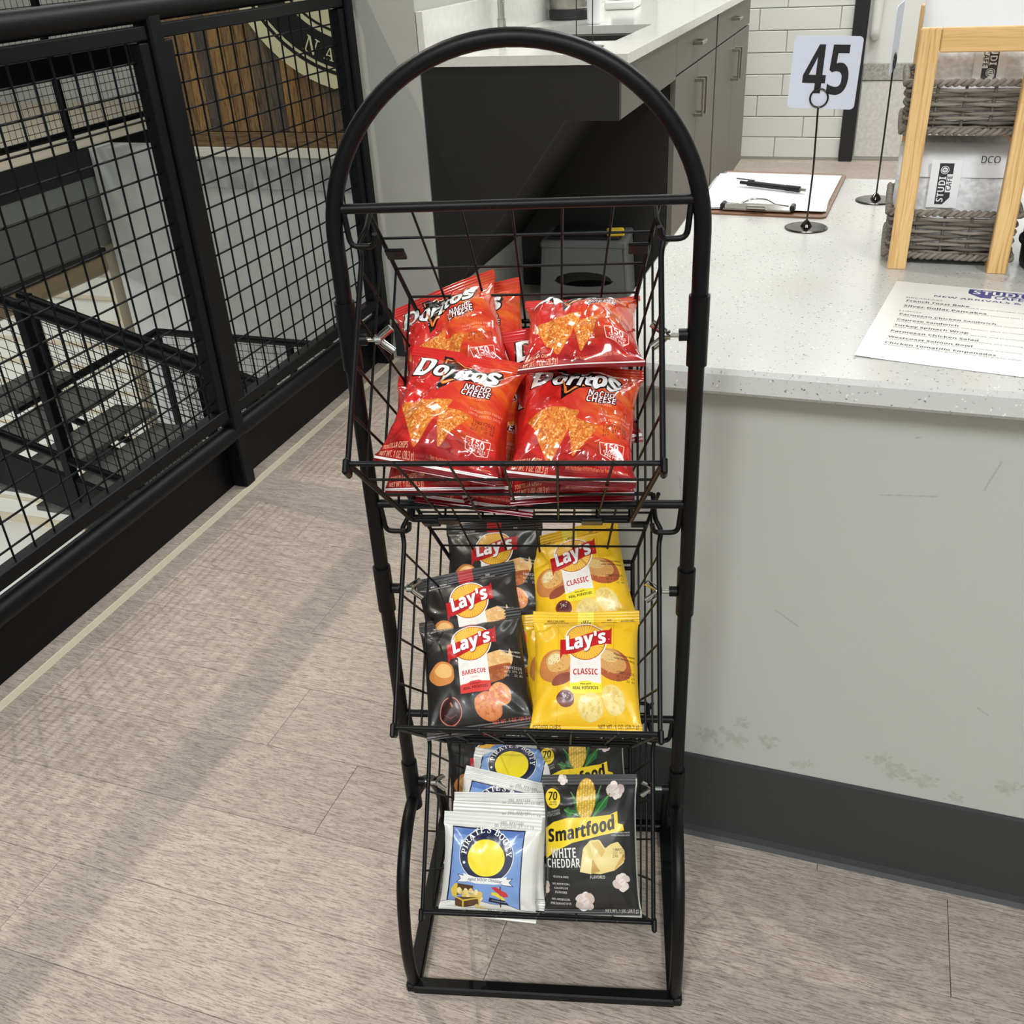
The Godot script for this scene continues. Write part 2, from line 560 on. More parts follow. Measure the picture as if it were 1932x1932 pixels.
func room() -> void:
	# floor: vinyl planks laid along x, 15 cm wide and 90 cm long
	var fl := struct("floor", bx2(Vector3(-1.44, -0.3, 3.0), Vector3(4.0, -0.006, -8.0)), M.floor_base, "grey-beige wood-look plank floor beside the railing")
	var joint := {0: -1.03, 1: -0.35, 2: -0.683, 3: -0.855}
	var pw := 0.1497
	for r in range(-6, 36):
		var z1 := -0.572 - pw * r
		var z0 := z1 - pw
		var x0: float = joint[r] if joint.has(r) else -0.855 + 0.9 * fmod(r * 0.382 + 10.0, 1.0)
		x0 -= 1.8
		while x0 < 2.2:
			var a := maxf(x0, -1.438)
			var b := minf(x0 + 0.9, 2.2)
			x0 += 0.9
			if b - a < 0.01 or (a > -0.25 and z1 < -1.1 and z0 > -1.85):
				continue
			var m := MB.new()
			m.us = Vector2(0.9, 3.2)
			m.uo = Vector2(rng.randf(), rng.randf())
			m.box(Vector3.ZERO, Vector3(b - a - 0.0007, 0.006, pw - 0.0007), 0.0005)
			part("plank", m.mesh(), M["plank%d" % (rng.randi() % 5)], fl, Transform3D(Basis(), Vector3((a + b) / 2, -0.003, (z0 + z1) / 2)))
	struct("ceiling", bx2(Vector3(-9.2, 3.4, 3.2), Vector3(4.2, 3.6, -8.2)), M.white_paint)
	struct("wall_behind", bx2(Vector3(-9.2, -3.6, 3.0), Vector3(4.2, 3.4, 3.2)), M.far_wall)
	struct("wall_right", bx2(Vector3(4.0, -0.3, 3.0), Vector3(4.2, 3.4, -8.2)), M.far_wall)
	struct("wall_left", bx2(Vector3(-9.2, -3.6, 3.0), Vector3(-9.0, 3.4, -8.2)), M.far_wall)
	struct("wall_rear", bx2(Vector3(-9.2, -3.6, -8.0), Vector3(4.2, 3.4, -8.2)), M.far_wall)
	# the low wall under the service counter, with its vinyl base
	struct("wall_counter", bx2(Vector3(-0.287, 0, -1.046), Vector3(2.4, 0.722, -1.90)), M.wall, "smooth pale grey low wall under the white counter")
	# scuffed paint: faint grey smudges low on the wall
	var sc := Canvas.new(2048, 620, c8(255, 255, 255))
	var sr := RandomNumberGenerator.new()
	sr.seed = 19
	for q in [[-0.123, 0.192, 0.016], [-0.087, 0.192, 0.018], [-0.044, 0.198, 0.014], [-0.003, 0.169, 0.007], [0.011, 0.171, 0.008], [0.102, 0.204, 0.014], [0.124, 0.19, 0.018], [0.161, 0.182, 0.016], [0.199, 0.164, 0.01], [-0.078, 0.225, 0.01], [0.255, 0.2, 0.016], [0.33, 0.19, 0.02]]:
		for k in 26:
			var g := sr.randi_range(232, 247)
			sc.ell(Vector2((q[0] + 0.287 + sr.randfn(0.0, q[2] * 0.5)) / 2.687, 1.0 - (q[1] + sr.randfn(0.0, q[2] * 0.45)) / 0.722), q[2] * sr.randf_range(0.04, 0.16), q[2] * sr.randf_range(0.03, 0.1), c8(g, g, g - 4), sr.randf() * PI)
	for q in [[-0.177, 0.593, -0.172, 0.55], [0.076, 0.675, 0.083, 0.676], [0.166, 0.657, 0.155, 0.62], [0.05, 0.6, 0.11, 0.606], [-0.05, 0.42, -0.02, 0.4], [0.2, 0.32, 0.215, 0.31]]:
		sc.stroke([Vector2((q[0] + 0.287) / 2.687, 1.0 - q[1] / 0.722), Vector2((q[2] + 0.287) / 2.687, 1.0 - q[3] / 0.722)], 0.0006, c8(226, 226, 224))
	M.wall_scuffed = mat(c8(186, 187, 181), 0.5, 0.0, ImageTexture.create_from_image(sc.im))
	M.wall_scuffed.texture_repeat = false
	var wf := MB.new()
	wf.grid(2, 2, func(u: float, v: float) -> Array: return [Vector3(-0.287 + u * 2.687, v * 0.722, -1.0455), Vector2(u, 1.0 - v)])
	part("painted_face", wf.mesh(), M.wall_scuffed, get_node("wall_counter"))
	var bb := MB.new()
	bb.prism(PackedVector2Array([Vector2(0, 0), Vector2(0.014, 0), Vector2(0.0075, 0.004), Vector2(0.0042, 0.013), Vector2(0.0035, 0.03), Vector2(0.0035, 0.148), Vector2(0.002, 0.152), Vector2(0, 0.152)]), 2.71, Transform3D(Basis(Vector3(0, 0, 1), Vector3.UP, Vector3(1, 0, 0)), Vector3(-0.29, 0, -1.046)))
	struct("baseboard_counter", bb.mesh(), M.base_vinyl, "tall dark grey vinyl base along the low wall")
	var be := MB.new()
	be.box(Vector3(-0.289, 0.076, -1.48), Vector3(0.004, 0.152, 0.86), 0.001)
	struct("baseboard_counter_end", be.mesh(), M.base_vinyl, "dark grey vinyl base round the end of the low wall")
	# the pale wall between stairwell and kitchen
	struct("wall_middle", bx2(Vector3(-1.48, -3.4, -2.72), Vector3(-1.225, 3.4, -6.2)), M.wall, "pale grey wall end behind the railing post")
	struct("baseboard_middle", bx2(Vector3(-1.395, 0, -2.714), Vector3(-1.222, 0.11, -2.722), 0.002), M.base_vinyl, "dark vinyl base on the wall end behind the rack")
	# kitchen back wall of long white tiles
	var tw := struct("wall_kitchen", bx2(Vector3(-1.23, 0, -5.9), Vector3(-0.2, 3.4, -6.1)), M.grout, "white glazed long-tile wall behind the kitchen cabinets")
	var th := 0.1065
	for r in 12:
		var xx: float = -1.225 - 0.41 * [0.35, 0.0, 0.62, 0.31, 0.0, 0.3, 0.66, 0.32, 0.1, 0.5, 0.8, 0.2][r]
		while xx < -0.2:
			var a := maxf(xx, -1.225)
			var b := minf(xx + 0.41, -0.2)
			xx += 0.41
			if b - a > 0.02:
				part("tile", bx(Vector3.ZERO, Vector3(b - a - 0.004, th - 0.004, 0.012), 0.0025), M.tile, tw, Transform3D(Basis(Vector3.RIGHT, rng.randf_range(-0.006, 0.006)), Vector3((a + b) / 2, 0.012 + th * (r + 0.5), -5.895)))
	struct("trim_1", bx2(Vector3(-0.2, 0, -5.86), Vector3(-0.13, 3.4, -6.1), 0.004), M.black_paint, "black upright trim beside the white tiles")
	var sw := struct("wall_stone", bx2(Vector3(-0.13, 0, -5.92), Vector3(4.0, 3.4, -6.1)), M.white_paint, "white wall with pale stone panel and grey stone band")
	for i in 4:
		part("stone_panel", bx2(Vector3(-0.125 + i * 0.62, 0.02, -5.9), Vector3(-0.125 + i * 0.62 + 0.615, 0.4, -5.925), 0.002), M.stone, sw)
		part("stone_band", bx2(Vector3(-0.125 + i * 0.62, 0.404, -5.895), Vector3(-0.125 + i * 0.62 + 0.615, 0.486, -5.925), 0.002), M.stone_band, sw)

func railing() -> void:
	var t := thing("railing", "black steel guard railing with square wire mesh along the stairwell", "railing", Vector3(-1.41, 0, -1.831))
	var top := [Vector3(0, 1.075, 2.4), Vector3(0, 1.075, -0.87)]
	part("top_rail", tb(top, 0.0245, 16), M.rail, t)
	part("bottom_rail", tb([Vector3(0, 0.147, 2.4), Vector3(0, 0.147, -0.87)], 0.0235, 14), M.rail, t)
	part("toe_plate", bx2(Vector3(-0.03, 0.0, 2.4), Vector3(-0.02, 0.119, -0.86), 0.001), M.rail, t)
	var pz := [2.4, 1.36, 0.0, -0.834]
	for i in 4:
		var z: float = pz[i]
		part("post", bx2(Vector3(-0.021, 0, z - 0.021), Vector3(0.021, 1.065, z + 0.021), 0.004), M.rail, t)
		if i < 3:
			var half: float = (z - pz[i + 1]) / 2.0
			var zc := z - half
			var hw := half - 0.024
			var p := Node3D.new()
			p.name = "mesh_panel"
			t.add_child(p, true)
			p.position = Vector3(0, 0.189, zc)
			var H := 0.857
			var bar := 0.03
			part("frame_bar", bx2(Vector3(-0.014, 0, -hw), Vector3(0.014, bar, hw), 0.002), M.rail, p)
			part("frame_bar", bx2(Vector3(-0.014, H - bar + 0.004, -hw), Vector3(0.014, H, hw), 0.002), M.rail, p)
			for s in [-1, 1]:
				part("frame_bar", bx2(Vector3(-0.014, bar, s * hw), Vector3(0.014, H - bar, s * (hw - bar)), 0.002), M.rail, p)
			var n := int(round((hw - bar) * 2.0 / 0.0524))
			for k in n:
				var zz := lerpf(-hw + bar, hw - bar, (k + 0.5) / n)
				var pts := []
				for q in 2:
					pts.append(Vector3(0.001, lerpf(bar - 0.008, H - bar + 0.01, q), zz))
				part("wire", tb(pts, 0.0022, 6), M.rail, p)
			for k in 15:
				var yy := 0.034 + 0.02 + k * 0.0528
				part("wire", tb([Vector3(-0.0025, yy, -hw + 0.02), Vector3(-0.0025, yy, hw - 0.02)], 0.0022, 6), M.rail, p)
	single("floor_tape", bx(Vector3(0, 0.0008, -0.2), Vector3(0.02, 0.0016, 3.0), 0.0005), M.cream, "narrow cream tape line on the floor along the railing", "tape", Transform3D(Basis(), Vector3(-1.384, 0, -1.0)))

# ---------- the rack ----------
var RX := Transform3D(Basis(Vector3.UP, deg_to_rad(13.8)), Vector3(-0.2699, 0, -0.7229))
var BK := {}

func basket_frame(x: float, y: float, d: float, tilt := 46.0) -> Transform3D:
	return Transform3D(Basis(Vector3.RIGHT, -deg_to_rad(90.0 - tilt)), Vector3(x, y, -d))

func wing_nut(parent: Node3D, at: Vector3, dir: float) -> void:
	# a welded nut on the sleeve, its screw and the two bright wings, pointing inwards
	var b := MB.new()
	b.lathe([Vector2(0.0001, 0), Vector2(0.0062, 0), Vector2(0.0062, 0.008), Vector2(0.0001, 0.008)], 6, Transform3D(Basis(Vector3.FORWARD, dir * PI / 2), at))
	part("nut", b.mesh(), M.rack, parent)
	var s := MB.new()
	var a := at + Vector3(dir * 0.007, 0, 0)
	s.tube([a, a + Vector3(dir * 0.011, 0, 0)], 0.0025, 8)
	s.lathe([Vector2(0.0001, 0), Vector2(0.0048, 0), Vector2(0.004, 0.006), Vector2(0.0001, 0.007)], 12, Transform3D(Basis(Vector3.FORWARD, dir * PI / 2), a + Vector3(dir * 0.009, 0, 0)))
	var q := a + Vector3(dir * 0.012, 0, 0)
	for k in [-1, 1]:
		s.tube([q, q + Vector3(dir * 0.005, k * 0.005, 0), q + Vector3(dir * 0.014, k * 0.012, 0.001)], 0.0014, 8, false, 0.004)
	part("wing_screw", s.mesh(), M.chrome, parent)

func rack() -> void:
	var t := thing("rack_stand", "tall black tube rack stand with arched top and hoop feet", "rack", RX.origin, deg_to_rad(13.8))
	var hw := 0.166
	var D := 0.12
	var tr := 0.0078
	# feet hoops in the two side planes
	for s in [-1, 1]:
		var c := Curve3D.new()
		var hp := [[0.004, 0.006], [-0.004, 0.06], [0.0, 0.12], [0.02, 0.178], [0.06, 0.213], [0.105, 0.222], [0.16, 0.2], [0.215, 0.152], [0.252, 0.1], [0.272, 0.05], [0.276, 0.006]]
		for i in hp.size():
			var a: Array = hp[maxi(i - 1, 0)]
			var b: Array = hp[mini(i + 1, hp.size() - 1)]
			var tg := Vector3(0, b[1] - a[1], -(b[0] - a[0])) * 0.17
			c.add_point(Vector3(s * hw, hp[i][1], -hp[i][0]), -tg, tg)
		var pts := []
		for k in 49:
			pts.append(c.sample_baked(c.get_baked_length() * k / 48.0, true))
		part("foot_hoop", tb(pts, tr, 14), M.rack, t)
		part("foot_bar", bx2(Vector3(s * hw - 0.009, 0.0, 0.006), Vector3(s * hw + 0.009, 0.014, -0.284), 0.002), M.rack, t)
		part("upright", tb([Vector3(s * hw, 0.21, -D), Vector3(s * hw, 0.6, -D), Vector3(s * hw, 0.935, -D)], tr, 14), M.rack, t)
		for y in [[0.205, 0.282, 0.248], [0.517, 0.575, 0.546], [0.808, 0.876, 0.838]]:
			var b := MB.new()
			b.lathe([Vector2(tr, y[0]), Vector2(0.0098, y[0]), Vector2(0.0098, y[1]), Vector2(tr, y[1])], 18, Transform3D(Basis(), Vector3(s * hw, 0, -D)))
			part("sleeve", b.mesh(), M.rack, t)
			wing_nut(t, Vector3(s * (hw - 0.0095), y[2], -D), -s)
	var arch := []
	for k in 41:
		var an := PI * k / 40.0
		arch.append(Vector3(-cos(an) * hw, 0.932 + sin(an) * 0.164, -D))
	part("arch", tb(arch, tr, 14), M.rack, t)
	part("foot_crossbar", bx2(Vector3(-hw, 0.0, 0.008), Vector3(hw, 0.014, -0.008), 0.002), M.rack, t)
	part("foot_crossbar", bx2(Vector3(-hw, 0.0, -0.27), Vector3(hw, 0.014, -0.284), 0.002), M.rack, t)
	for y in [0.962, 0.655, 0.362]:
		var e := sqrt(hw * hw - pow(maxf(0.0, y - 0.932), 2.0)) if y > 0.932 else hw
		part("crossbar", tb([Vector3(-e, y, -D), Vector3(e, y, -D)], 0.0046, 10), M.rack, t)
		for s in [-1, 1]:
			part("hook", tb(rnd([Vector3(s * (e - 0.008), y, -D), Vector3(s * (e - 0.011), y - 0.034, -D), Vector3(s * (hw - 0.036), y - 0.034, -D), Vector3(s * (hw - 0.038), y - 0.022, -D + 0.004)], 0.008), 0.0028, 8), M.rack, t)
	BK.T = basket_frame(-0.009, 0.766, 0.0)
	BK.M = basket_frame(-0.003, 0.447, 0.004)
	BK.B = basket_frame(-0.003, 0.143, 0.007)
	basket(BK.T, "top black wire basket holding the red snack bags")
	basket(BK.M, "middle black wire basket holding the yellow and black bags")
	basket(BK.B, "lowest black wire basket holding the white bags")

func basket(F: Transform3D, label: String) -> void:
	var t := thing("wire_basket", label, "basket", Vector3.ZERO, 0, "hanging wire baskets")
	t.transform = RX * F
	var L := 0.257
	var Lb := 0.213
	var Pd := 0.172
	var w0 := 0.14
	var w1 := 0.115
	var wr := 0.00135
	# point on the basket: u across (-1..1), s along the slope, n depth
	var hwn := func(n: float) -> float: return lerpf(w0, w1, n / Pd)
	var back := func(n: float) -> float: return lerpf(L, Lb, n / Pd)
	var fr := func(n: float) -> float: return lerpf(0.0, -0.012, n / Pd)
	# rim
	var b := MB.new()
	for s in [-1, 1]:
		b.tube(rnd([Vector3(s * w0, -0.003, 0), Vector3(s * w0, 0.2, 0), Vector3(s * (w0 + 0.003), 0.216, 0.004), Vector3(s * (w0 - 0.004), 0.226, 0.007), Vector3(s * (w0 - 0.006), L, 0)], 0.006, 3), 0.0027, 8)
	b.tube([Vector3(-w0 + 0.006, L, 0), Vector3(w0 - 0.006, L, 0)], 0.0024, 8)
	part("rim", b.mesh(), M.rack, t)
	# front panel
	var fp := part("front_panel", tb(rnd([Vector3(-w0, 0, 0), Vector3(-w1, -0.012, -Pd), Vector3(w1, -0.012, -Pd), Vector3(w0, 0, 0), Vector3(-w0, 0, 0)], 0.004, 2), 0.0027, 8), M.rack, t)
	for k in range(-2, 3):
		var f := k * 0.347
		part("wire", tb([Vector3(f * w0, 0.0, 0.0035), Vector3(f * w1, -0.012, -Pd)], wr, 6), M.rack, fp)
	for k in range(1, 4):
		var n := k * 0.043
		part("wire", tb([Vector3(-hwn.call(n), fr.call(n), -n), Vector3(hwn.call(n), fr.call(n), -n)], wr, 6), M.rack, fp)
	# back panel
	var bp := part("back_panel", tb([Vector3(-w1, Lb, -Pd), Vector3(w1, Lb, -Pd)], 0.0027, 8), M.rack, t)
	for k in range(-2, 3):
		part("wire", tb([Vector3(k * 0.347 * w0, L, 0), Vector3(k * 0.347 * w1, Lb, -Pd)], wr, 6), M.rack, bp)
	for k in range(1, 4):
		var n := k * 0.043
		part("wire", tb([Vector3(-hwn.call(n), back.call(n), -n), Vector3(hwn.call(n), back.call(n), -n)], wr, 6), M.rack, bp)
	# sides
	for s in [-1, 1]:
		var sp := part("side_panel", tb([Vector3(s * w1, -0.012, -Pd), Vector3(s * w1, Lb, -Pd)], 0.0027, 8), M.rack, t)
		part("corner_wire", tb([Vector3(s * w0, L, 0), Vector3(s * w1, Lb, -Pd)], 0.0024, 8), M.rack, sp)
		for k in range(1, 4):
			var n := k * 0.043
			part("wire", tb([Vector3(s * hwn.call(n), fr.call(n), -n), Vector3(s * hwn.call(n), back.call(n), -n)], wr, 6), M.rack, sp)
		for k in range(1, 5):
			part("wire", tb([Vector3(s * w0, k * 0.0475, 0), Vector3(s * w1, k * 0.0475 * 0.9 - 0.006, -Pd)], wr, 6), M.rack, sp)
		part("hinge", bx(Vector3(s * (w0 + 0.001), -0.003, -0.004), Vector3(0.006, 0.016, 0.018), 0.002), M.rack, sp)
	# bottom
	var bo := part("bottom_panel", tb([Vector3(-w1, -0.008, -Pd - 0.002), Vector3(w1, -0.008, -Pd - 0.002)], 0.0024, 8), M.rack, t)
	for k in range(-2, 3):
		part("wire", tb([Vector3(k * 0.347 * w1, -0.012, -Pd), Vector3(k * 0.347 * w1, Lb, -Pd)], wr, 6), M.rack, bo)
	for k in range(1, 5):
		part("wire", tb([Vector3(-w1, k * 0.0436, -Pd), Vector3(w1, k * 0.0436, -Pd)], wr, 6), M.rack, bo)
	part("bottom_rod", tb([Vector3(-w1, Lb - 0.008, -Pd - 0.002), Vector3(w1, Lb - 0.008, -Pd - 0.002)], 0.0027, 8), M.rack, bo)
	# flat tabs that take a price strip
	for s in [-1, 1]:
		part("tab", bx(Vector3(s * 0.075, -0.014, -Pd + 0.004), Vector3(0.022, 0.004, 0.02), 0.001), M.rack, t)
		part("tab", bx(Vector3(s * (w0 - 0.019), L - 0.022, -0.055), Vector3(0.02, 0.004, 0.018), 0.001), M.rack, t)

# ---------- the print on the bags ----------
func chip(cv: Canvas, pts: Array, cols: Array, sd: int, cell := 0.014, count := 620) -> void:
	# a printed corn chip: outline plus toasted flecks
	var P := PackedVector2Array(pts)
	cv.poly(P, cols[0])
	var r := RandomNumberGenerator.new()
	r.seed = sd
	var lo := Vector2(9, 9)
	var hi := Vector2(-9, -9)
	for p in P:
		lo = lo.min(p); hi = hi.max(p)
	for i in count:
		var c := Vector2(r.randf_range(lo.x, hi.x), r.randf_range(lo.y, hi.y))
		var ok := true
		for d in [Vector2(cell, 0), Vector2(-cell, 0), Vector2(0, cell * 0.8), Vector2(0, -cell * 0.8)]:
			ok = ok and Geometry2D.is_point_in_polygon(c + d * 0.75, P)
		if ok:
			cv.ell(c, cell * r.randf_range(0.4, 1.0), cell * r.randf_range(0.3, 0.8), cols[1 + r.randi() % (cols.size() - 1)], r.randf() * PI)

func rounded(pts: Array, rad: float) -> Array:
	var q := []
	var m := pts.size()
	for i in m:
		var a: Vector2 = pts[(i + m - 1) % m]
		var b: Vector2 = pts[i]
		var c: Vector2 = pts[(i + 1) % m]
		var p := b + (a - b).normalized() * rad
		var e := b + (c - b).normalized() * rad
		for j in 6:
			var s := j / 5.0
			q.append(p.lerp(b, s).lerp(b.lerp(e, s), s))
	return q

func flames(w: int, h: int) -> Canvas:
	# red film with printed orange flame streaks and a darker foot
	var n1 := FastNoiseLite.new()
	n1.seed = 12; n1.frequency = 0.02; n1.fractal_octaves = 3
	var im := Image.create(150, 186, false, Image.FORMAT_RGBA8)
	for y in 186:
		for x in 150:
			var u := x / 149.0
			var v := y / 185.0
			var c := c8(212, 40, 38)
			var q := n1.get_noise_2d(x * 0.6 + y * 0.8, (y * 0.9 - x * 0.5) * 3.0)
			c = c.lerp(c8(232, 112, 36), clampf((exp(-pow((u - 0.9 + v * 0.3) / 0.26, 2.0) - pow((v - 0.3) / 0.32, 2.0)) + 0.6 * exp(-pow((u - 0.75) / 0.2, 2.0) - pow((v - 0.68) / 0.16, 2.0))) * (0.8 + q), 0, 0.88))
			c = c.lerp(c8(132, 16, 24), clampf((v - 0.72 + q * 0.2) * 3.2, 0, 0.9))
			im.set_pixel(x, y, c)
	im.resize(w, h, Image.INTERPOLATE_CUBIC)
	var cv := Canvas.new(4, 4, Color.WHITE)
	cv.im = im; cv.W = w; cv.H = h
	return cv

func art() -> void:
	var W := 1160
	# --- red corn chip bag ---
	var cv := flames(W, 1400)
	cv.poly(PackedVector2Array([Vector2(0.285, 0.055), Vector2(0.36, 0.06), Vector2(0.48, 0.135), Vector2(0.62, 0.195), Vector2(0.76, 0.195), Vector2(0.87, 0.185), Vector2(0.82, 0.28), Vector2(0.66, 0.325), Vector2(0.5, 0.36), Vector2(0.345, 0.46), Vector2(0.33, 0.3), Vector2(0.31, 0.2)]), c8(16, 13, 14))
	for k in 3:
		var col: Color = [c8(226, 86, 30), c8(246, 146, 62), c8(255, 205, 140)][k]
		var ww: float = [0.026, 0.016, 0.007][k]
		cv.stroke([Vector2(0.36, 0.24), Vector2(0.365, 0.32), Vector2(0.38, 0.4)], ww, col)
		cv.stroke([Vector2(0.38, 0.4), Vector2(0.5, 0.34), Vector2(0.62, 0.315), Vector2(0.69, 0.25)], ww, col)
		cv.stroke([Vector2(0.315, 0.075), Vector2(0.38, 0.09), Vector2(0.49, 0.155), Vector2(0.57, 0.19)], ww * 0.7, col)
		cv.stroke([Vector2(0.315, 0.075), Vector2(0.33, 0.17)], ww * 0.7, col)
	for L in [["D", 0.16, 0.205, 0.165, 0.0], ["o", 0.315, 0.255, 0.12, 0.08], ["r", 0.43, 0.278, 0.075, 0.08], ["i", 0.505, 0.272, 0.036, 0.02], ["t", 0.57, 0.272, 0.07, -0.05], ["o", 0.67, 0.262, 0.12, -0.1], ["s", 0.79, 0.24, 0.105, -0.2]]:
		write_fat(cv, L[0], "sansb", Vector2(L[1], L[2]), L[3], c8(16, 13, 14), 0.017, L[4], 1.0, 0.2)
	for L in [["D", 0.16, 0.205, 0.165, 0.0], ["o", 0.315, 0.255, 0.12, 0.08], ["r", 0.43, 0.278, 0.075, 0.08], ["i", 0.505, 0.272, 0.036, 0.02], ["t", 0.57, 0.272, 0.07, -0.05], ["o", 0.67, 0.262, 0.12, -0.1], ["s", 0.79, 0.24, 0.105, -0.2]]:
		write_fat(cv, L[0], "sansb", Vector2(L[1], L[2]), L[3], Color.WHITE, 0.003, L[4], 1.0, 0.2)
	cv.stroke([Vector2(0.345, 0.27), Vector2(0.36, 0.33), Vector2(0.38, 0.4)], 0.014, c8(240, 130, 52))
	for f in 2:
		if f == 0:
			write_fat(cv, "NACHO", "sansb", Vector2(0.7, 0.37), 0.23, c8(96, 10, 18), 0.009, -0.07, 1.05, 0.18)
			write_fat(cv, "CHEESE", "sansb", Vector2(0.7, 0.418), 0.26, c8(96, 10, 18), 0.009, -0.07, 1.05, 0.18)
		else:
			write(cv, "NACHO", "sansb", Vector2(0.7, 0.37), 0.23, Color.WHITE, -0.07, 1.05, 0.18)
			write(cv, "CHEESE", "sansb", Vector2(0.7, 0.418), 0.26, Color.WHITE, -0.07, 1.05, 0.18)
	write(cv, "FLAVORED", "sans", Vector2(0.72, 0.452), 0.15, c8(244, 190, 160), -0.07)
	chip(cv, rounded([Vector2(0.42, 0.56), Vector2(0.72, 0.6), Vector2(0.5, 0.87)], 0.035), [c8(218, 118, 46), c8(236, 148, 66), c8(204, 96, 36), c8(246, 180, 98), c8(226, 130, 52)], 5, 0.013, 900)
	chip(cv, rounded([Vector2(0.05, 0.575), Vector2(0.53, 0.5), Vector2(0.31, 0.9)], 0.04), [c8(224, 124, 48), c8(240, 158, 72), c8(208, 100, 38), c8(248, 190, 106), c8(232, 138, 56)], 9, 0.013, 1100)
	for k in 2:
		write(cv, ["GUARANTEED FRESH", "UNTIL PRINTED DATE"][k], "sans", Vector2(0.83, 0.535 + k * 0.032), 0.28, c8(247, 186, 160), -0.06, 1.0, 0.0, -0.03)
	for k in 3:
		write(cv, ["19MAY2026", "572 015 23", "017   18 34"][k], "mono", Vector2(0.84, 0.62 + k * 0.03), 0.2, c8(74, 12, 16), -0.03, 1.1)
	cv.stroke([Vector2(0.72, 0.745), Vector2(0.93, 0.735), Vector2(0.915, 0.815), Vector2(0.83, 0.845), Vector2(0.73, 0.825), Vector2(0.72, 0.745)], 0.006, c8(250, 220, 205))
	write(cv, "150", "sansb", Vector2(0.82, 0.765), 0.12, Color.WHITE)
	write(cv, "CALORIES", "sansb", Vector2(0.825, 0.797), 0.14, Color.WHITE)
	write(cv, "PER PKG", "sansb", Vector2(0.825, 0.82), 0.12, Color.WHITE)
	write(cv, "TORTILLA CHIPS", "sansb", Vector2(0.14, 0.875), 0.23, c8(246, 190, 150), 0.0, 1.5)
	write(cv, "NET WT. 1 OZ. (28.3 g)", "sansb", Vector2(0.17, 0.918), 0.29, c8(246, 190, 150), 0.0, 1.5)
	write(cv, "See Nutrition Information for Total Fat Content.", "sans", Vector2(0.7, 0.905), 0.5, c8(246, 180, 130))
	cv.rect(0, 0.937, 1, 0.02, c8(240, 236, 234))
	cv.rect(0, 0.957, 1, 0.043, c8(120, 14, 26))
	M.red_print = film(cv.tex(580, 700), 0.16, 0.5)
	# --- sun-and-ribbon bags ---
	M.yellow_print = film(ribbon_art(false), 0.34, 0.15)
	M.dark_print = film(ribbon_art(true), 0.36, 0.15)
	# --- popcorn bag ---
	M.popcorn_print = film(popcorn_art(), 0.36, 0.1)
	M.white_print = film(puff_art(), 0.3, 0.25)
	M.red_back = mat(c8(128, 18, 28), 0.18)
	M.yellow_back = mat(c8(232, 180, 32), 0.36)
	M.dark_back = mat(c8(38, 36, 36), 0.38)
	M.white_back = mat(c8(226, 225, 218), 0.32)

func film(tx: Texture2D, rough: float, coat: float) -> StandardMaterial3D:
	var m := mat(Color.WHITE, rough, 0.0, tx)
	m.texture_repeat = false
	m.clearcoat_enabled = true
	m.clearcoat = coat
	m.clearcoat_roughness = 0.06
	return m

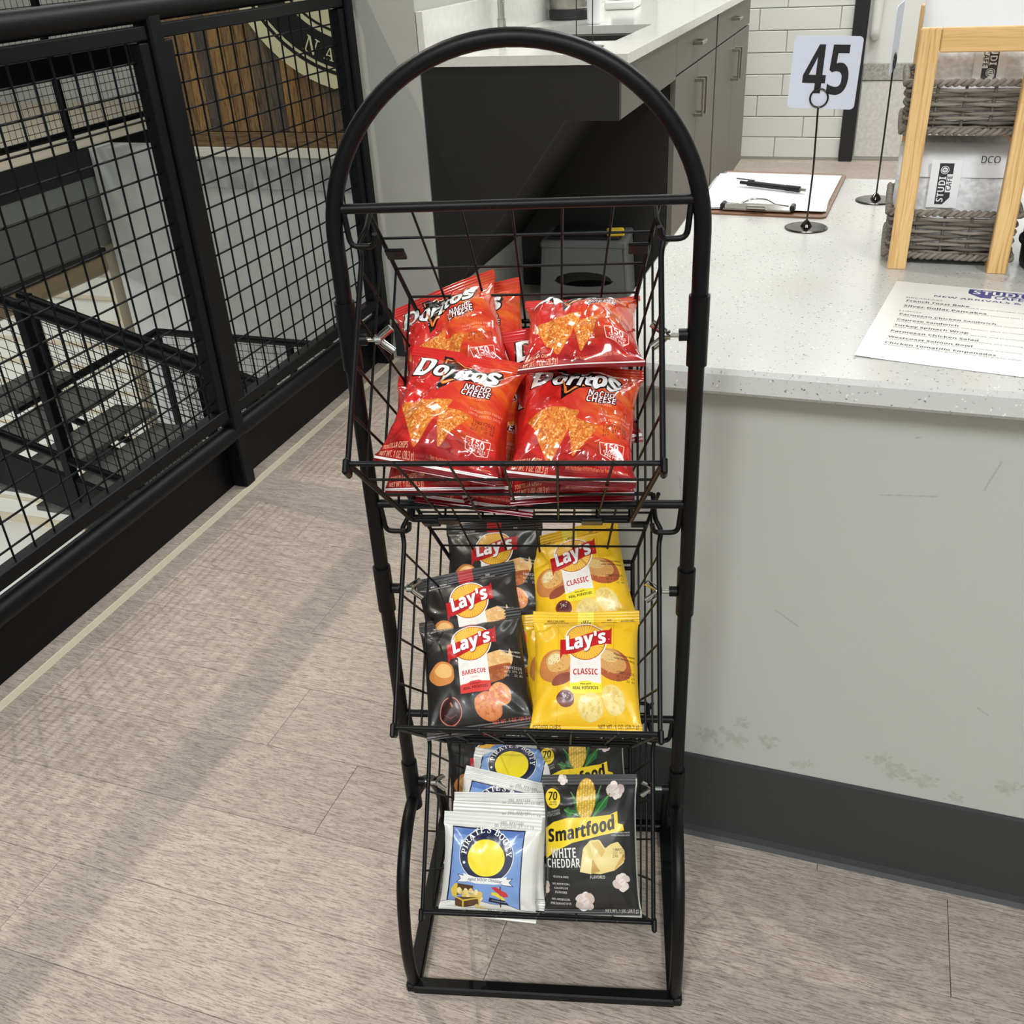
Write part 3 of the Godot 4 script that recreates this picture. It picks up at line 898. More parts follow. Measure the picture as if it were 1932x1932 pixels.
func ribbon_art(dark: bool) -> ImageTexture:
	var base := c8(40, 38, 37) if dark else c8(250, 200, 36)
	var ink := c8(236, 232, 226) if dark else c8(34, 28, 18)
	var cv := Canvas.new(1160, 1400, base)
	var red := c8(200, 28, 34)
	if not dark:
		for x in [0.235, 0.77]:
			cv.rect(x, 0.03, 0.003, 0.93, c8(196, 150, 20))
		for k in 46:
			cv.rect(0.25 + 0.011 * k, 0.05, 0.0016, 0.9, c8(246, 194, 30))
	# band with the founding year at the top
	cv.rect(0.425, 0.0, 0.15, 0.12, c8(188, 30, 34) if dark else c8(252, 232, 92))
	if not dark:
		write(cv, "-EST-", "sansb", Vector2(0.5, 0.088), 0.08, ink)
		write(cv, "1938", "sansb", Vector2(0.5, 0.11), 0.1, ink)
	for k in 2:
		write(cv, ["NO COLORS", "ARTIFICIAL FLAVORS"][k], "sansb", Vector2(0.22, 0.085 + k * 0.03), [0.16, 0.24][k], ink)
		write(cv, ["NO", "ARTIFICIAL"][k], "sansb", Vector2(0.72, 0.075 + k * 0.025), [0.04, 0.15][k], ink)
	if not dark:
		write(cv, "GLUTEN FREE", "sansb", Vector2(0.89, 0.085), 0.12, ink)
	# potatoes left and right
	if dark:
		cv.ell(Vector2(0.18, 0.52), 0.13, 0.12, c8(214, 138, 72), 0.4, 0.04)
		cv.ell(Vector2(0.2, 0.5), 0.09, 0.07, c8(240, 190, 120), 0.5, 0.04)
		chip(cv, rounded([Vector2(0.62, 0.42), Vector2(0.78, 0.39), Vector2(0.86, 0.44), Vector2(0.87, 0.37), Vector2(0.9, 0.46), Vector2(0.87, 0.53), Vector2(0.64, 0.56)], 0.03), [c8(236, 192, 130), c8(240, 200, 142), c8(230, 180, 116)], 8, 0.03, 120)
		chip(cv, rounded([Vector2(0.62, 0.53), Vector2(0.88, 0.5), Vector2(0.8, 0.63), Vector2(0.64, 0.66)], 0.03), [c8(170, 94, 50), c8(184, 108, 58), c8(158, 82, 44)], 7, 0.03, 120)
	else:
		cv.ell(Vector2(0.215, 0.5), 0.165, 0.16, c8(206, 130, 70), 0.2, 0.03, 1.0)
		cv.ell(Vector2(0.235, 0.465), 0.12, 0.1, c8(226, 176, 104), 0.2, 0.05, 2.0)
		cv.ell(Vector2(0.2, 0.44), 0.07, 0.05, c8(240, 222, 170), -0.5, 0.05)
		cv.ell(Vector2(0.28, 0.6), 0.11, 0.05, c8(150, 74, 52), -0.35, 0.03)
		cv.ell(Vector2(0.76, 0.485), 0.19, 0.145, c8(182, 92, 54), 0.5, 0.02, 0.5)
		cv.ell(Vector2(0.745, 0.455), 0.15, 0.11, c8(214, 158, 92), 0.5, 0.03, 1.5)
		cv.ell(Vector2(0.715, 0.42), 0.09, 0.055, c8(228, 192, 128), 0.3, 0.05)
	var r := RandomNumberGenerator.new()
	r.seed = 33
	for k in 160:
		var side := k % 2
		var c := Vector2(0.2 + 0.56 * side, 0.49) + Vector2(r.randf_range(-0.1, 0.1), r.randf_range(-0.08, 0.08))
		if not dark:
			cv.ell(c, r.randf_range(0.002, 0.006), r.randf_range(0.002, 0.004), [c8(190, 116, 62), c8(232, 190, 120), c8(170, 92, 54)][k % 3])
	# white tag under the sun
	cv.poly(PackedVector2Array([Vector2(0.355, 0.4), Vector2(0.645, 0.4), Vector2(0.65, 0.7), Vector2(0.35, 0.7)]), c8(242, 238, 232))
	cv.poly(PackedVector2Array([Vector2(0.35, 0.635), Vector2(0.43, 0.628), Vector2(0.46, 0.618), Vector2(0.54, 0.618), Vector2(0.57, 0.628), Vector2(0.65, 0.635), Vector2(0.652, 0.705), Vector2(0.56, 0.712), Vector2(0.44, 0.712), Vector2(0.348, 0.705)]), c8(222, 62, 58) if dark else c8(250, 232, 50))
	write(cv, "BARBECUE" if dark else "CLASSIC", "sansb", Vector2(0.5, 0.545), 0.235, red, 0.0, 1.25, 0.0, 0.02)
	if dark:
		write(cv, "FLAVORED", "sans", Vector2(0.5, 0.588), 0.08, c8(222, 120, 110))
	write(cv, "MADE WITH", "sansb", Vector2(0.5, 0.64), 0.1, c8(70, 20, 20), 0.0, 1.0, 0.0, -0.03)
	write(cv, "REAL POTATOES", "sansb", Vector2(0.5, 0.67), 0.24, c8(50, 16, 16), 0.0, 1.1)
	# sun disc
	var c := Vector2(0.5, 0.295)
	cv.ell(c, 0.205, 0.205, c8(250, 246, 238))
	cv.ell(c, 0.192, 0.192, c8(172, 40, 32))
	cv.ell(c, 0.186, 0.186, c8(243, 178, 46))
	for k in 40:
		var an := TAU * k / 40
		var d := Vector2(cos(an), sin(an))
		var o := Vector2(-d.y, d.x) * 0.004
		var asp := 1160.0 / 1400.0
		var q := PackedVector2Array()
		for p in [d * 0.05 - o * 0.3, d * 0.18 - o, d * 0.18 + o, d * 0.05 + o * 0.3]:
			q.append(c + Vector2(p.x, p.y * asp))
		cv.poly(q, c8(252, 214, 104))
	# red ribbon across the sun
	var top := []
	var bot := []
	for k in 21:
		var x := lerpf(0.255, 0.75, k / 20.0)
		var s := (x - 0.5) / 0.25
		var y := 0.298 - s * 0.035 - 0.018 * sin(s * 2.6)
		top.append(Vector2(x, y - 0.062 - (0.03 if k == 20 else 0.0)))
		bot.append(Vector2(x, y + 0.064 + (0.045 if k == 0 else 0.0)))
	bot.reverse()
	cv.poly(PackedVector2Array(top + bot), red)
	write_fat(cv, "Lay's", "sansb", Vector2(0.505, 0.3), 0.385, c8(140, 14, 22), 0.008, -0.2, 1.12, 0.16)
	write_fat(cv, "Lay's", "sansb", Vector2(0.503, 0.297), 0.385, Color.WHITE, 0.004, -0.2, 1.12, 0.16)
	cv.ell(Vector2(0.725, 0.275), 0.005, 0.005, Color.WHITE)
	for k in 2:
		write(cv, ["GUARANTEED FRESH", "UNTIL PRINTED DATE"][k], "sansb", Vector2(0.87, 0.41 + k * 0.03), 0.2, ink, 0.12, 1.0, 0.0, -0.06 if k == 0 else 0.0)
	for k in 3:
		write(cv, ["19MAY2026", "4672 015 23", "CA5   22 40"][k], "mono", Vector2(0.88, 0.545 + k * 0.032), 0.17, ink, 0.03, 1.2)
	# chips and dip at the foot
	if dark:
		cv.ell(Vector2(0.235, 0.82), 0.11, 0.125, c8(206, 122, 96), 0.0, 0.02)
		cv.ell(Vector2(0.235, 0.82), 0.1, 0.114, c8(52, 22, 22), 0.0, 0.02)
		cv.poly(PackedVector2Array([Vector2(0.2, 0.74), Vector2(0.25, 0.7), Vector2(0.275, 0.745)]), c8(52, 22, 22))
		cv.stroke([Vector2(0.17, 0.84), Vector2(0.23, 0.87), Vector2(0.29, 0.85)], 0.008, c8(120, 62, 52))
		cv.stroke([Vector2(0.24, 0.76), Vector2(0.255, 0.79)], 0.016, c8(186, 120, 70))
		chip(cv, rounded([Vector2(0.46, 0.76), Vector2(0.6, 0.7), Vector2(0.72, 0.78), Vector2(0.73, 0.9), Vector2(0.6, 0.93), Vector2(0.48, 0.88)], 0.06), [c8(218, 126, 72), c8(224, 138, 80), c8(210, 110, 68), c8(230, 150, 92)], 3, 0.03, 160)
		chip(cv, rounded([Vector2(0.6, 0.72), Vector2(0.72, 0.64), Vector2(0.84, 0.71), Vector2(0.82, 0.82), Vector2(0.68, 0.84)], 0.06), [c8(230, 156, 94), c8(236, 172, 108), c8(220, 126, 90), c8(228, 142, 90)], 4, 0.03, 160)
	else:
		cv.ell(Vector2(0.31, 0.745), 0.085, 0.075, c8(120, 52, 44), 0.3, 0.02)
		cv.ell(Vector2(0.31, 0.735), 0.06, 0.04, c8(84, 36, 38), 0.3, 0.05)
		for k in 30:
			cv.ell(Vector2(0.31, 0.725) + Vector2(r.randf_range(-0.04, 0.04), r.randf_range(-0.02, 0.02)), 0.004, 0.003, c8(226, 214, 208))
		var cc := [c8(240, 214, 126), c8(244, 220, 138), c8(234, 204, 114), c8(247, 226, 150)]
		chip(cv, rounded([Vector2(0.42, 0.76), Vector2(0.55, 0.69), Vector2(0.66, 0.75), Vector2(0.67, 0.86), Vector2(0.54, 0.92), Vector2(0.43, 0.86)], 0.06), cc, 3, 0.03, 170)
		chip(cv, rounded([Vector2(0.64, 0.67), Vector2(0.76, 0.63), Vector2(0.87, 0.71), Vector2(0.87, 0.83), Vector2(0.75, 0.88), Vector2(0.67, 0.8)], 0.06), cc, 4, 0.03, 170)
	write(cv, "POTATO CHIPS", "sansb" if dark else "sans", Vector2(0.15, 0.935), 0.25, ink if not dark else c8(206, 84, 58), 0.0, 1.2)
	write(cv, "NET WT. 1 OZ. (28.3 g)", "sansb" if dark else "sans", Vector2(0.79, 0.935), 0.36, ink if not dark else c8(206, 84, 58), 0.0, 1.2)
	cv.rect(0, 0.968, 1, 0.032, c8(58, 52, 50) if dark else c8(250, 226, 160))
	return cv.tex(580, 700)

func popcorn(cv: Canvas, c: Vector2, s: float, sd: int) -> void:
	var r := RandomNumberGenerator.new()
	r.seed = sd
	for k in 6:
		var an := TAU * k / 6.0 + r.randf()
		cv.ell(c + Vector2(cos(an), sin(an) * 0.7) * s * 0.6, s * r.randf_range(0.4, 0.62), s * r.randf_range(0.4, 0.6), [c8(232, 214, 206), c8(240, 226, 218), c8(220, 200, 190)][k % 3], r.randf() * 3.0, 0.04)
	cv.ell(c, s * 0.45, s * 0.4, c8(244, 232, 224), 0.4, 0.05)
	cv.stroke([c + Vector2(-0.3, 0.1) * s, c + Vector2(0.3, -0.15) * s], s * 0.06, c8(206, 184, 174))

func popcorn_art() -> ImageTexture:
	var cv := Canvas.new(1000, 1440, c8(44, 43, 43))
	var yel := c8(250, 216, 46)
	popcorn(cv, Vector2(0.78, 0.105), 0.085, 4)
	popcorn(cv, Vector2(0.22, 0.035), 0.05, 8)
	popcorn(cv, Vector2(0.83, 0.735), 0.085, 14)
	popcorn(cv, Vector2(0.43, 0.87), 0.1, 21)
	popcorn(cv, Vector2(-0.02, 0.78), 0.07, 22)
	# cob and husk
	for L in [[Vector2(0.3, 0.12), Vector2(0.36, 0.17), Vector2(0.46, 0.29), Vector2(0.36, 0.28)], [Vector2(0.62, 0.08), Vector2(0.6, 0.17), Vector2(0.5, 0.29), Vector2(0.56, 0.16)], [Vector2(0.72, 0.13), Vector2(0.68, 0.22), Vector2(0.52, 0.3), Vector2(0.58, 0.2)], [Vector2(0.22, 0.24), Vector2(0.34, 0.24), Vector2(0.46, 0.3), Vector2(0.34, 0.27)], [Vector2(0.22, 0.24), Vector2(0.27, 0.22), Vector2(0.3, 0.27), Vector2(0.3, 0.34)]]:
		cv.poly(PackedVector2Array(L), c8(46, 112, 58))
		cv.stroke([L[0], L[2]], 0.012, c8(92, 156, 82))
	cv.ell(Vector2(0.46, 0.165), 0.105, 0.2, c8(206, 160, 52), 0.08)
	for j in 24:
		for i in 7:
			var p := Vector2((i - 3) * 0.029, (j - 11.5) * 0.0115)
			if pow(p.x / 0.095, 2.0) + pow(p.y / 0.132, 2.0) < 1.0:
				cv.ell(Vector2(0.46, 0.165) + p + Vector2(0.004 * (j % 2) - p.y * 0.1, 0), 0.0125, 0.0085, [c8(242, 206, 92), c8(236, 190, 70), c8(248, 218, 120)][(i + j) % 3])
	cv.ell(Vector2(0.1, 0.165), 0.082, 0.1, yel)
	write(cv, "70", "sansb", Vector2(0.1, 0.148), 0.1, c8(30, 28, 26), 0.0, 1.2, 0.15)
	for k in 2:
		write(cv, ["CALORIES", "PER CUP"][k], "sansb", Vector2(0.1, 0.19 + k * 0.017), 0.08, c8(60, 50, 20))
		write(cv, ["AIR POPPED", "POPCORN"][k], "sans", Vector2(0.1, 0.255 + k * 0.02), 0.15, c8(214, 210, 204), -0.25)
	# yellow banner
	cv.poly(PackedVector2Array([Vector2(-0.02, 0.385), Vector2(0.1, 0.325), Vector2(0.25, 0.295), Vector2(0.5, 0.288), Vector2(0.72, 0.272), Vector2(0.8, 0.248), Vector2(0.805, 0.33), Vector2(0.86, 0.34), Vector2(0.87, 0.38), Vector2(0.6, 0.415), Vector2(0.3, 0.465), Vector2(0.1, 0.53), Vector2(-0.02, 0.6)]), yel)
	for k in 2:
		write_fat(cv, "Smartfood", "sansb", Vector2(0.4, 0.375), 0.74, c8(28, 24, 20), 0.003, -0.2, 1.15, 0.18, -0.015, 0.08)
	write(cv, "WHITE", "sansb", Vector2(0.2, 0.535), 0.28, c8(240, 238, 232), -0.06, 1.5)
	write(cv, "CHEDDAR", "sansb", Vector2(0.2, 0.605), 0.37, c8(240, 238, 232), -0.06, 1.5)
	# cheese wedges
	cv.poly(PackedVector2Array(rounded([Vector2(0.38, 0.66), Vector2(0.42, 0.5), Vector2(0.5, 0.445), Vector2(0.6, 0.44), Vector2(0.66, 0.5), Vector2(0.72, 0.47), Vector2(0.8, 0.455), Vector2(0.87, 0.52), Vector2(0.86, 0.6), Vector2(0.76, 0.65), Vector2(0.6, 0.675)], 0.015)), c8(240, 218, 142))
	cv.poly(PackedVector2Array([Vector2(0.51, 0.462), Vector2(0.59, 0.448), Vector2(0.66, 0.52), Vector2(0.62, 0.56)]), c8(226, 190, 104))
	cv.poly(PackedVector2Array([Vector2(0.74, 0.66), Vector2(0.87, 0.58), Vector2(0.87, 0.53), Vector2(0.79, 0.6)]), c8(214, 172, 96))
	cv.poly(PackedVector2Array([Vector2(0.38, 0.66), Vector2(0.43, 0.575), Vector2(0.52, 0.57), Vector2(0.5, 0.675)]), c8(248, 230, 164))
	cv.poly(PackedVector2Array([Vector2(0.5, 0.675), Vector2(0.52, 0.57), Vector2(0.6, 0.655)]), c8(206, 164, 88))
	write(cv, "FLAVORED", "sansb", Vector2(0.57, 0.695), 0.16, c8(220, 216, 208), 0.0, 1.4)
	for k in 2:
		write(cv, ["GUARANTEED FRESH", "UNTIL PRINTED DATE"][k], "sansb", Vector2(0.83, 0.395 + k * 0.018), 0.2, c8(226, 222, 216), 0.05)
	for k in 3:
		write(cv, ["19MAY2026", "232 301086", "216  0215"][k], "mono", Vector2(0.83, 0.51 + k * 0.022), 0.18, c8(40, 32, 24))
	for k in 6:
		write(cv, ["GLUTEN FREE", "NO ARTIFICIAL", "COLORS OR", "FLAVORS", "NO ARTIFICIAL", "PRESERVATIVES"][k], "sansb", Vector2(0.17, 0.7 + k * 0.03 + (0.02 if k > 0 else 0.0) + (0.02 if k > 3 else 0.0)), [0.17, 0.19, 0.15, 0.13, 0.2, 0.22][k], c8(222, 218, 212))
	write(cv, "NET WT. 1 OZ. (28.3 g)", "sansb", Vector2(0.8, 0.945), 0.34, c8(206, 200, 192), 0.0, 1.4)
	cv.rect(0, 0.975, 1, 0.025, c8(206, 206, 200))
	cv.rect(0.985, 0.03, 0.015, 0.95, c8(206, 210, 196))
	return cv.tex(500, 720)

func puff_art() -> ImageTexture:
	# the white bag: blue picture, navy ring and yellow disc (the mascot on the disc is left out)
	var cv := Canvas.new(1200, 1260, c8(232, 231, 225))
	var navy := c8(22, 28, 66)
	for k in 9:
		cv.rect(0, 0.012 + k * 0.013, 1, 0.0025, c8(208, 207, 200))
	write(cv, "48E KPX148E", "mono", Vector2(0.7, 0.075), 0.24, c8(90, 86, 84))
	write(cv, "BB 07202026 21:17 19", "mono", Vector2(0.72, 0.105), 0.4, c8(90, 86, 84))
	cv.poly(PackedVector2Array([Vector2(0.09, 0.135), Vector2(0.845, 0.135), Vector2(0.845, 0.9), Vector2(0.06, 0.9)]), navy)
	cv.poly(PackedVector2Array([Vector2(0.102, 0.145), Vector2(0.833, 0.145), Vector2(0.833, 0.89), Vector2(0.075, 0.89)]), c8(126, 160, 214))
	cv.poly(PackedVector2Array([Vector2(0.1, 0.145), Vector2(0.833, 0.145), Vector2(0.833, 0.2), Vector2(0.1, 0.2)]), c8(94, 128, 194))
	# white dune at the foot
	var du := PackedVector2Array([Vector2(0, 0.86)])
	for k in 21:
		du.append(Vector2(k / 20.0, 0.815 + 0.05 * pow(absf(k / 20.0 - 0.42), 1.5) * 4.0 - 0.012 * sin(k)))
	du.append_array([Vector2(1, 1), Vector2(0, 1)])
	cv.poly(du, c8(234, 233, 227))
	var line := []
	for k in range(1, 22):
		line.append(du[k])
	cv.stroke(line, 0.004, c8(40, 40, 52))
	var c := Vector2(0.46, 0.375)
	cv.ell(c, 0.292, 0.256, c8(244, 244, 240))
	cv.ell(c, 0.285, 0.249, navy)
	cv.ell(c + Vector2(0, 0.02), 0.2, 0.178, c8(250, 226, 44))
	around(cv, "PIRATE'S BOOTY", "serifb", c, 0.243, PI * 1.0, PI * 2.0, 0.058, c8(244, 244, 240))
	cv.ell(c + Vector2(-0.235, 0.075), 0.014, 0.014, c8(244, 244, 240))
	# ribbon
	for s in [-1, 1]:
		cv.poly(PackedVector2Array([Vector2(c.x + s * 0.18, 0.575), Vector2(c.x + s * 0.3, 0.565), Vector2(c.x + s * 0.265, 0.605), Vector2(c.x + s * 0.31, 0.645), Vector2(c.x + s * 0.19, 0.635)]), navy)
		cv.poly(PackedVector2Array([Vector2(c.x + s * 0.18, 0.579), Vector2(c.x + s * 0.288, 0.571), Vector2(c.x + s * 0.258, 0.605), Vector2(c.x + s * 0.296, 0.64), Vector2(c.x + s * 0.19, 0.63)]), c8(242, 242, 238))
	cv.poly(PackedVector2Array([Vector2(c.x - 0.235, 0.55), Vector2(c.x - 0.1, 0.575), Vector2(c.x + 0.1, 0.575), Vector2(c.x + 0.235, 0.55), Vector2(c.x + 0.225, 0.615), Vector2(c.x + 0.1, 0.635), Vector2(c.x - 0.1, 0.635), Vector2(c.x - 0.225, 0.615)]), c8(244, 244, 240))
	write(cv, "Aged White Cheddar", "serif", Vector2(c.x, 0.6), 0.37, navy, 0.0, 1.1, 0.2, 0.02)
	# chest of puffs
	cv.poly(PackedVector2Array([Vector2(0.13, 0.7), Vector2(0.17, 0.655), Vector2(0.34, 0.66), Vector2(0.34, 0.72), Vector2(0.16, 0.78)]), c8(86, 58, 34))
	cv.poly(PackedVector2Array([Vector2(0.1, 0.72), Vector2(0.14, 0.66), Vector2(0.17, 0.66), Vector2(0.17, 0.79), Vector2(0.12, 0.79)]), c8(226, 196, 74))
	var r := RandomNumberGenerator.new()
	r.seed = 6
	for k in 34:
		cv.ell(Vector2(0.29, 0.755) + Vector2(r.randf_range(-0.1, 0.14), r.randf_range(-0.045, 0.05)), r.randf_range(0.018, 0.034), r.randf_range(0.016, 0.028), [c8(240, 214, 132), c8(228, 194, 104), c8(248, 230, 170)][k % 3], r.randf() * 3)
	cv.poly(PackedVector2Array([Vector2(0.15, 0.8), Vector2(0.4, 0.77), Vector2(0.42, 0.85), Vector2(0.24, 0.91), Vector2(0.16, 0.89)]), c8(96, 62, 34))
	cv.stroke([Vector2(0.15, 0.8), Vector2(0.24, 0.825), Vector2(0.41, 0.775)], 0.016, c8(228, 198, 76))
	cv.stroke([Vector2(0.24, 0.825), Vector2(0.245, 0.905)], 0.018, c8(228, 198, 76))
	cv.stroke([Vector2(0.405, 0.78), Vector2(0.415, 0.85)], 0.014, c8(228, 198, 76))
	for k in 8:
		cv.ell(Vector2(0.43, 0.885) + Vector2(r.randf_range(-0.06, 0.06), r.randf_range(-0.02, 0.02)), 0.024, 0.02, [c8(236, 208, 124), c8(246, 226, 160)][k % 2])
	# finger post with three boards
	cv.stroke([Vector2(0.63, 0.65), Vector2(0.64, 0.86)], 0.014, c8(104, 60, 40))
	cv.poly(PackedVector2Array([Vector2(0.53, 0.665), Vector2(0.58, 0.655), Vector2(0.7, 0.71), Vector2(0.72, 0.75), Vector2(0.67, 0.755), Vector2(0.58, 0.7)]), c8(208, 58, 62))
	cv.poly(PackedVector2Array([Vector2(0.54, 0.71), Vector2(0.6, 0.715), Vector2(0.7, 0.785), Vector2(0.66, 0.785), Vector2(0.58, 0.745), Vector2(0.54, 0.74)]), c8(240, 216, 62))
	cv.poly(PackedVector2Array([Vector2(0.52, 0.765), Vector2(0.68, 0.79), Vector2(0.73, 0.835), Vector2(0.51, 0.81)]), navy)
	write(cv, "NO ARTIFICIAL COLORS", "sansb", Vector2(0.62, 0.8), 0.15, c8(240, 240, 236), 0.12)
	write(cv, "NET WT 0.5 OZ (14 g)", "serif", Vector2(0.7, 0.925), 0.4, c8(70, 60, 58), 0.0, 1.25)
	for k in 6:
		cv.rect(0.04 + 0.05 * k, 0.975, 0.045, 0.025, [c8(244, 140, 74), c8(246, 190, 150), c8(74, 54, 150), c8(200, 60, 110), c8(60, 110, 200), c8(230, 220, 90)][k])
	return cv.tex(600, 630)

# ---------- bags ----------
func bag(called: String, label: String, category: String, group: String, bk: String, w: float, h: float, thick: float, x: float, s: float, m: float, rx: float, ry: float, rz: float, print: Material, back: Material, sd: int, o := {}) -> Node3D:
	# a pillow bag in basket coordinates: x across, s up the slope, m out of the basket
	var t := thing(called, label, category, Vector3.ZERO, 0, group)
	var L := Basis(Vector3(1, 0, 0), deg_to_rad(rx)) * Basis(Vector3(0, 1, 0), deg_to_rad(ry)) * Basis(Vector3(0, 0, 1), deg_to_rad(rz))
	t.transform = RX * BK[bk] * Transform3D(L, Vector3(x, s, m))
	fill_bag(t, w, h, thick, print, back, sd, o)
	return t

func fill_bag(t: Node3D, w: float, h: float, thick: float, print: Material, back: Material, sd: int, o := {}) -> void:
	var r := RandomNumberGenerator.new()
	r.seed = sd * 977 + 13
	var sealt: float = o.get("top", 0.013)
	var sealb: float = o.get("bottom", 0.011)
	var crease: float = o.get("crease", 1.0)
	var fine: bool = o.get("fine", false)
	var pinch: float = o.get("pinch", 0.06)
	var shear: float = o.get("shear", 0.0)
	var bend: float = o.get("bend", 0.0)
	var wa := r.randf_range(-0.003, 0.003)
	var wb := r.randf_range(-0.003, 0.003)
	var wp := r.randf() * TAU
	var cr := []
	for k in int(o.get("creases", 13)):
		var a := r.randf() * PI
		cr.append([Vector2(r.randf_range(-0.5, 0.5) * w, r.randf_range(0.08, 0.92) * h), Vector2(cos(a), sin(a)), r.randf_range(0.012, 0.05), r.randf_range(0.004, 0.009) if fine else r.randf_range(0.006, 0.016), r.randf_range(-0.0035, 0.003) * crease])
	for k in int(o.get("big", 0)):
		var a := r.randf() * PI
		cr.append([Vector2(r.randf_range(-0.45, 0.45) * w, r.randf_range(0.1, 0.9) * h), Vector2(cos(a), sin(a)), r.randf_range(0.04, 0.085), r.randf_range(0.014, 0.028), (-1.0 if k % 2 else 1.0) * r.randf_range(0.003, 0.0062)])
	# dents from the corners of the pillow
	for q in [Vector2(-0.42, 0.12), Vector2(0.42, 0.12), Vector2(-0.42, 0.88), Vector2(0.42, 0.88)]:
		var d := Vector2(-q.x * w, (0.5 - q.y) * h).normalized().rotated(r.randf_range(-0.3, 0.3))
		cr.append([Vector2(q.x * w, q.y * h), d, 0.04, 0.009, -0.004 * crease])
	var wave := func(px: float, y: float) -> float:
		return wb * sin(px * 34.0 + wp) * exp(-y / 0.03) + wa * sin(px * 30.0 + wp * 1.7) * exp(-(h - y) / 0.03) + bend * (pow(2.0 * y / h - 1.0, 2.0) - 0.4)
	var prof := func(y: float) -> float:
		var q := clampf((y - sealb) / (h - sealb - sealt), 0, 1)
		return pow(maxf(0.0, 1.0 - pow(absf(2.0 * q - 1.0), 2.5)), 0.62)
	var side := func(front: bool, u: float, vv: float) -> Array:
		var y := lerpf(sealb, h - sealt, vv)
		var pr: float = prof.call(y)
		var e := 2.0 * u - 1.0
		var px := e * w * 0.5 * (1.0 - pinch * pr) + shear * (y / h - 0.5) * pr
		var ed := pow(maxf(0.0, 1.0 - pow(absf(e), 3.0)), 0.6)
		var body := pr * ed
		var z := thick * body
		var cz := 0.0
		for c in cr:
			var d: Vector2 = Vector2(px, y) - c[0]
			var al: float = absf(d.dot(c[1]))
			var ac: float = absf(d.x * c[1].y - d.y * c[1].x)
			if al < c[2] and ac < c[3]:
				cz += c[4] * (1.0 - ac / c[3]) * (1.0 - al / c[2])
		var pk := 0.0016 * cos(e * 19.0 + wp) * (exp(-(y - sealb) / 0.011) + exp(-(h - sealt - y) / 0.011)) * ed * pr
		z += cz * minf(1.0, body * 2.0) + pk * crease
		if not front:
			z = -z * 0.6
		z += wave.call(px, y)
		return [Vector3(px, y, z), Vector2(u, 1.0 - y / h)]
	var b := MB.new()
	b.grid(72 if fine else 46, 84 if fine else 54, func(u: float, vv: float) -> Array: return side.call(true, u, vv))
	part("front_panel", b.mesh(), print, t)
	var c2 := MB.new()
	c2.grid(20, 24, func(u: float, vv: float) -> Array: return side.call(false, u, vv), true)
	part("back_panel", c2.mesh(), back, t)
	for en in 2:
		var y0: float = [0.0, h - sealt][en]
		var y1: float = [sealb, h][en]
		var b2 := MB.new()
		for f in [1.0, -1.0]:
			b2.grid(40, 12, func(u: float, vv: float) -> Array:
				var y := lerpf(y0, y1, vv)
				var px := (u - 0.5) * w
				return [Vector3(px, y, wave.call(px, y) + f * 0.0003 + 0.00045 * sin(vv * PI * 7.0)), Vector2(u, 1.0 - y / h)], f < 0.0)
		part(["bottom_seal", "top_seal"][en], b2.mesh(), print, t)

